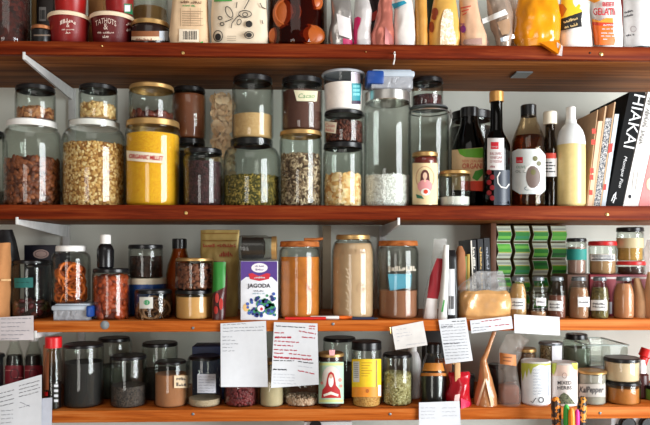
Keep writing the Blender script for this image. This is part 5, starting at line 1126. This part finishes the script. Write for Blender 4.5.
# ================================================================ notes hanging from the shelf edges
def note(label, corners, writing, y0=-.004, curl=.006, name='paper_note', mat=None, seed=1, creases=False):
    """corners TL, TR, BR, BL in photo pixels on a plane just in front of the shelf edge"""
    tl, tr, br, bl = [Vector(c) for c in corners]; N, K = 9, 11
    cx = sum(c[0] for c in corners) / 4; yt = min(tl.y, tr.y); yb = max(bl.y, br.y)
    def depth(px, py):
        f = (py - yt) / (yb - yt); g = (px - cx) / 30.0
        return y0 - curl * f * f * (1 + .5 * math.sin(g * 2.2 + seed)) - .0015 * math.sin(g * 3 + seed) * f
    def sf(px, py, off=.0006): return P(px, py, depth(px, py) - off)
    root = thing(name, label, 'paper', P(cx, yb, y0), 'paper notes pinned along the shelf edges')
    fr, bk = [], []
    for j in range(K + 1):
        for i in range(N + 1):
            u, v = i / N, j / K; q = tl.lerp(tr, u).lerp(bl.lerp(br, u), v)
            fr.append(sf(q.x, q.y, 0)); bk.append(sf(q.x, q.y, -.0004))
    n = len(fr); fs = []
    for j in range(K):
        for i in range(N):
            a = j * (N + 1) + i; fs += [(a, a + N + 1, a + N + 2, a + 1), (n + a, n + a + 1, n + a + N + 2, n + a + N + 1)]
    rim = [i for i in range(N + 1)] + [j * (N + 1) + N for j in range(1, K + 1)] + [K * (N + 1) + i for i in range(N - 1, -1, -1)] + [j * (N + 1) for j in range(K - 1, 0, -1)]
    fs += [(rim[k], rim[(k + 1) % len(rim)], n + rim[(k + 1) % len(rim)], n + rim[k]) for k in range(len(rim))]
    link('sheet', fr + bk, fs, mat or PAPER, root, smooth=1.0)
    for k, (m, strokes, w) in enumerate(writing):
        ink_lines(root, sf, strokes, m, w, .0006, 'handwriting', seed * 7 + k, amp=.32)
    t = T(); t.root, t.surf = root, sf
    return t
GREY = M((120, 122, 132), .8); LGREY = M((168, 170, 178), .8)
note('pinkish-grey note at the left end of the third shelf edge', [(-12, 318), (33.5, 315.5), (33.8, 340), (-12, 340.5)], [(GREY, [(1, 319 + 4 * k, 31 - (k % 3) * 6, 318.5 + 4 * k) for k in range(6)], .55)], curl=.003, mat=M((200, 192, 194), .8), seed=1)
note('tilted white recipe page at the lower left corner', [(-20, 392), (41.8, 374.5), (41.5, 440), (-20, 440)], [(INK, [(0, 393.5 + 4.3 * k, 14, 390 + 4.3 * k) for k in range(4)] + [(19, 386 + 3.6 * k, 40, 380.5 + 3.6 * k) for k in range(4)], .55), (GREY, [(1, 411 + 4 * k, 13, 410 + 4 * k) for k in range(4)] + [(20, 402, 31, 407), (19, 408, 30, 405)], .5)], y0=-.008, curl=.004, seed=2)
note('narrow grey-white page beside the tilted recipe page', [(41, 398.5), (52.3, 397.5), (51.5, 440), (40, 440)], [], y0=-.004, curl=.003, mat=M((190, 194, 206), .8), seed=3)
note('large plain white page with a few lines of grey handwriting', [(220.5, 323.5), (266, 320.8), (268, 387), (220.8, 387)], [(GREY, [(223, 325 + 3.2 * k, 264 - (k == 0) * 18, 323.6 + 3.2 * k) for k in range(3)] + [(222.5, 337 + 3.5 * k, 232 + (k % 3) * 3, 336.8 + 3.5 * k) for k in range(5)], .5)], y0=-.006, curl=.010, seed=4)
note('page with red and black underlined handwriting', [(274, 322), (317.5, 323.5), (318.8, 384.5), (271, 388)],
     [(REDINK, [(274.5, 332.5, 284, 333), (299, 331, 316, 334), (275, 337, 293, 337), (275, 337.8, 293, 337.6), (302, 337, 315, 338), (274.5, 341, 299, 342.5), (274, 345, 293, 346), (274, 349.5, 297, 350.5), (274, 353, 285, 353.5), (289, 353.5, 311, 356), (273.5, 356.5, 312, 359.5), (274, 357.5, 312, 360), (309, 326, 316.5, 326.5), (309, 328.5, 316.5, 329), (298, 370.5, 315, 374)], .95),
      (INK, [(276, 326, 305, 327.5), (273.5, 360.5, 294, 361), (298, 361.5, 315, 363.5), (273.5, 369, 288, 369.5), (273, 369.6, 288, 370)], .8), (LGREY, [(273.5, 374 + 3 * k, 296, 375 + 3 * k) for k in range(4)] + [(298, 366, 314, 368)], .45)], y0=-.006, curl=.012, seed=5)
t = note('tilted blank-looking card pinned under the cocoa jar', [(391.5, 327), (423, 321), (427.5, 345), (395.5, 350)], [(LGREY, [(396, 330, 406, 328.5), (396, 334, 410, 332), (397, 337, 412, 334.5), (397, 341, 400, 340.5), (406, 345, 426, 342.5)], .45)], curl=.004, mat=M((212, 208, 204), .8), seed=6)
c = P(390, 328, -.001); link('pin', *tube([c, c + Vector((0, -.006, .002)), c + Vector((0, -.006, -.012))], .0016), BRASS, t.root)
note('folded white note with dense grey handwriting beside the tilted card', [(438.5, 320), (466, 317.5), (472.8, 360.5), (445.5, 364)], [(GREY, [(441 + .15 * 3.1 * k, 325 + 3.1 * k, 465 + .12 * 3.1 * k, 323.5 + 3.1 * k) for k in range(12)], .5), (INK, [(441, 327, 454, 325.8), (443.5, 344, 460, 343), (452, 321.5, 465, 321)], .7)], y0=-.006, curl=.008, seed=7)
note('small slip with red handwriting beneath the wrapped loaf', [(470, 320.5), (511.5, 316), (513, 328.5), (471.5, 333.5)], [(REDINK, [(481.5, 321.5, 501, 319.3), (495, 325.8, 511, 324.2), (489, 326.4, 491, 326.2)], .8), (GREY, [(472, 324, 480, 323), (473, 328, 491, 326.5), (473, 331, 486, 329.5)], .5)], curl=.002, seed=8)
note('wide white slip with faint writing under the spice bottles', [(514, 314.3), (559.5, 317), (560, 335.5), (514.5, 333)], [(LGREY, [(518, 318 + 3.4 * k, 556 - (k % 2) * 12, 320 + 3.4 * k) for k in range(4)], .4)], curl=.003, mat=M((222, 223, 226), .8), seed=9)
note('white folded page hanging from the lowest shelf below the dark syrup bottle', [(419, 402.5), (459.5, 401), (461.5, 440), (419, 440)], [(LGREY, [(421, 408 + 3.4 * k, 435, 407.8 + 3.4 * k) for k in range(4)] + [(442, 408 + 4 * k, 457, 407.5 + 4 * k) for k in range(3)], .45)], y0=-.006, curl=.003, seed=10)

# ================================================================ below the lowest shelf
ZB = Z4 - .26
bench = thing('worktop', 'grey worktop below the lowest shelf', 'worktop', (0, .05, ZB - .03))
link('slab', *boxv(-1.15, 1.25, -.25, WY - .001, ZB - .03, ZB, .003), M((150, 150, 146), .5), bench)
# coffee machine top with black dials
A, B = P(611, 415, .10), P(668, 415, .10); zt = P(630, 413.6, .10).z
cm = thing('coffee_machine', 'white appliance with black round dials under the right end of the lowest shelf', 'appliance', ((A.x + B.x) / 2, .2, ZB)); 
zt = min(zt, SH4['z0'] - .004)
link('body', *boxv(A.x, B.x, .10, .27, ZB, zt, .004), M((206, 208, 210), .4), cm, smooth=.5)
for px in (626, 646):
    c = P(px, 424, .10); vs, fs = lathe([(0, 0), (.019, 0), (.019, .010), (.016, .013), (0, .013)], 0, 0, 24)
    link('dial', [(c.x + v[0], .0995 - v[2], c.z + v[1]) for v in vs], fs, BLACK, cm)
bars(cm, flat(.10), [rect(615, 424, 618, 425)], INK, .0008, 'print')
wb_ = carton('white_box', 'white box with a black round button below the page with red ink', 'box', 304, 352, 422, ZB, .06, .16, M((204, 206, 206), .5))
c = P(315.5, 426, .06); vs, fs = lathe([(0, 0), (.014, 0), (.014, .006), (0, .006)], 0, 0, 20)
link('button', [(c.x + v[0], .0595 - v[2], c.z + v[1]) for v in vs], fs, BLACK, wb_.root)
# pens in a cup in front of the lowest shelf
pc = P(569, 410, -.06); potz = ZB
pot = thing('pen_cup', 'plain dark cup holding the coloured pens in front of the lowest shelf', 'cup', (pc.x, -.065, potz))
pr = [(0, potz), (.036, potz), (.040, potz + .15), (.037, potz + .15), (.034, potz + .005), (0, potz + .005)]
link('cup', *lathe(pr, pc.x, -.065, 28), M((40, 42, 46), .4), pot)
def penup(name, label, px, ptop, r, mat, capm=None, y=-.065, pb=None, ctop=10, tiger=False):
    T_ = P(px, ptop, y); q = thing(name, label, 'pen', (T_.x, y, potz + .006))
    bx = pc.x + (T_.x - pc.x) * .55
    b = Vector((bx, y, potz + .006)); m = T_ + (b - T_) * .18
    link('barrel', *tube([b, b.lerp(m, .5), m], [r * .8, r, r], 12), mat, q)
    link('cap', *tube([m, T_ + (m - T_) * .35, T_ + (m - T_) * .1, T_], [r * 1.08, r * 1.08, r * .9, r * .45], 12), capm or mat, q)
TIG = None
def tiger(a, b, s):
    m, nt, bs = newmat('patterned'); tc = nt.nodes.new('ShaderNodeTexCoord'); n = nt.nodes.new('ShaderNodeTexNoise'); n.inputs['Scale'].default_value = s
    r = nt.nodes.new('ShaderNodeValToRGB'); r.color_ramp.interpolation = 'CONSTANT'; r.color_ramp.elements[0].color = lin(a); r.color_ramp.elements[1].color = lin(b); r.color_ramp.elements[1].position = .52
    nt.links.new(tc.outputs['Object'], n.inputs['Vector']); nt.links.new(n.outputs['Fac'], r.inputs['Fac']); nt.links.new(r.outputs['Color'], bs.inputs['Base Color']); bs.inputs['Roughness'].default_value = .4
    return m
penup('patterned_pen', 'fat pen with a black and orange flame pattern, left of the pens', 555.5, 397, .0095, tiger((24, 20, 18), (226, 120, 24), 110), tiger((60, 34, 18), (236, 136, 30), 110), y=-.062)
penup('marker_pen', 'green marker pen among the coloured pens', 566.3, 404.5, .0062, M((58, 176, 62), .4), y=-.075)
penup('marker_pen', 'orange marker pen among the coloured pens', 571.5, 408, .0062, M((246, 140, 26), .4), y=-.088)
penup('marker_pen', 'magenta marker pen among the coloured pens', 577.2, 409.5, .0052, M((226, 44, 150), .4), y=-.072)
penup('patterned_pen', 'black pen with an orange patterned end, right of the pens', 582.5, 396.5, .0092, M((24, 22, 24), .45), tiger((30, 24, 20), (216, 140, 40), 140), y=-.060)
bpy.context.view_layer.update()
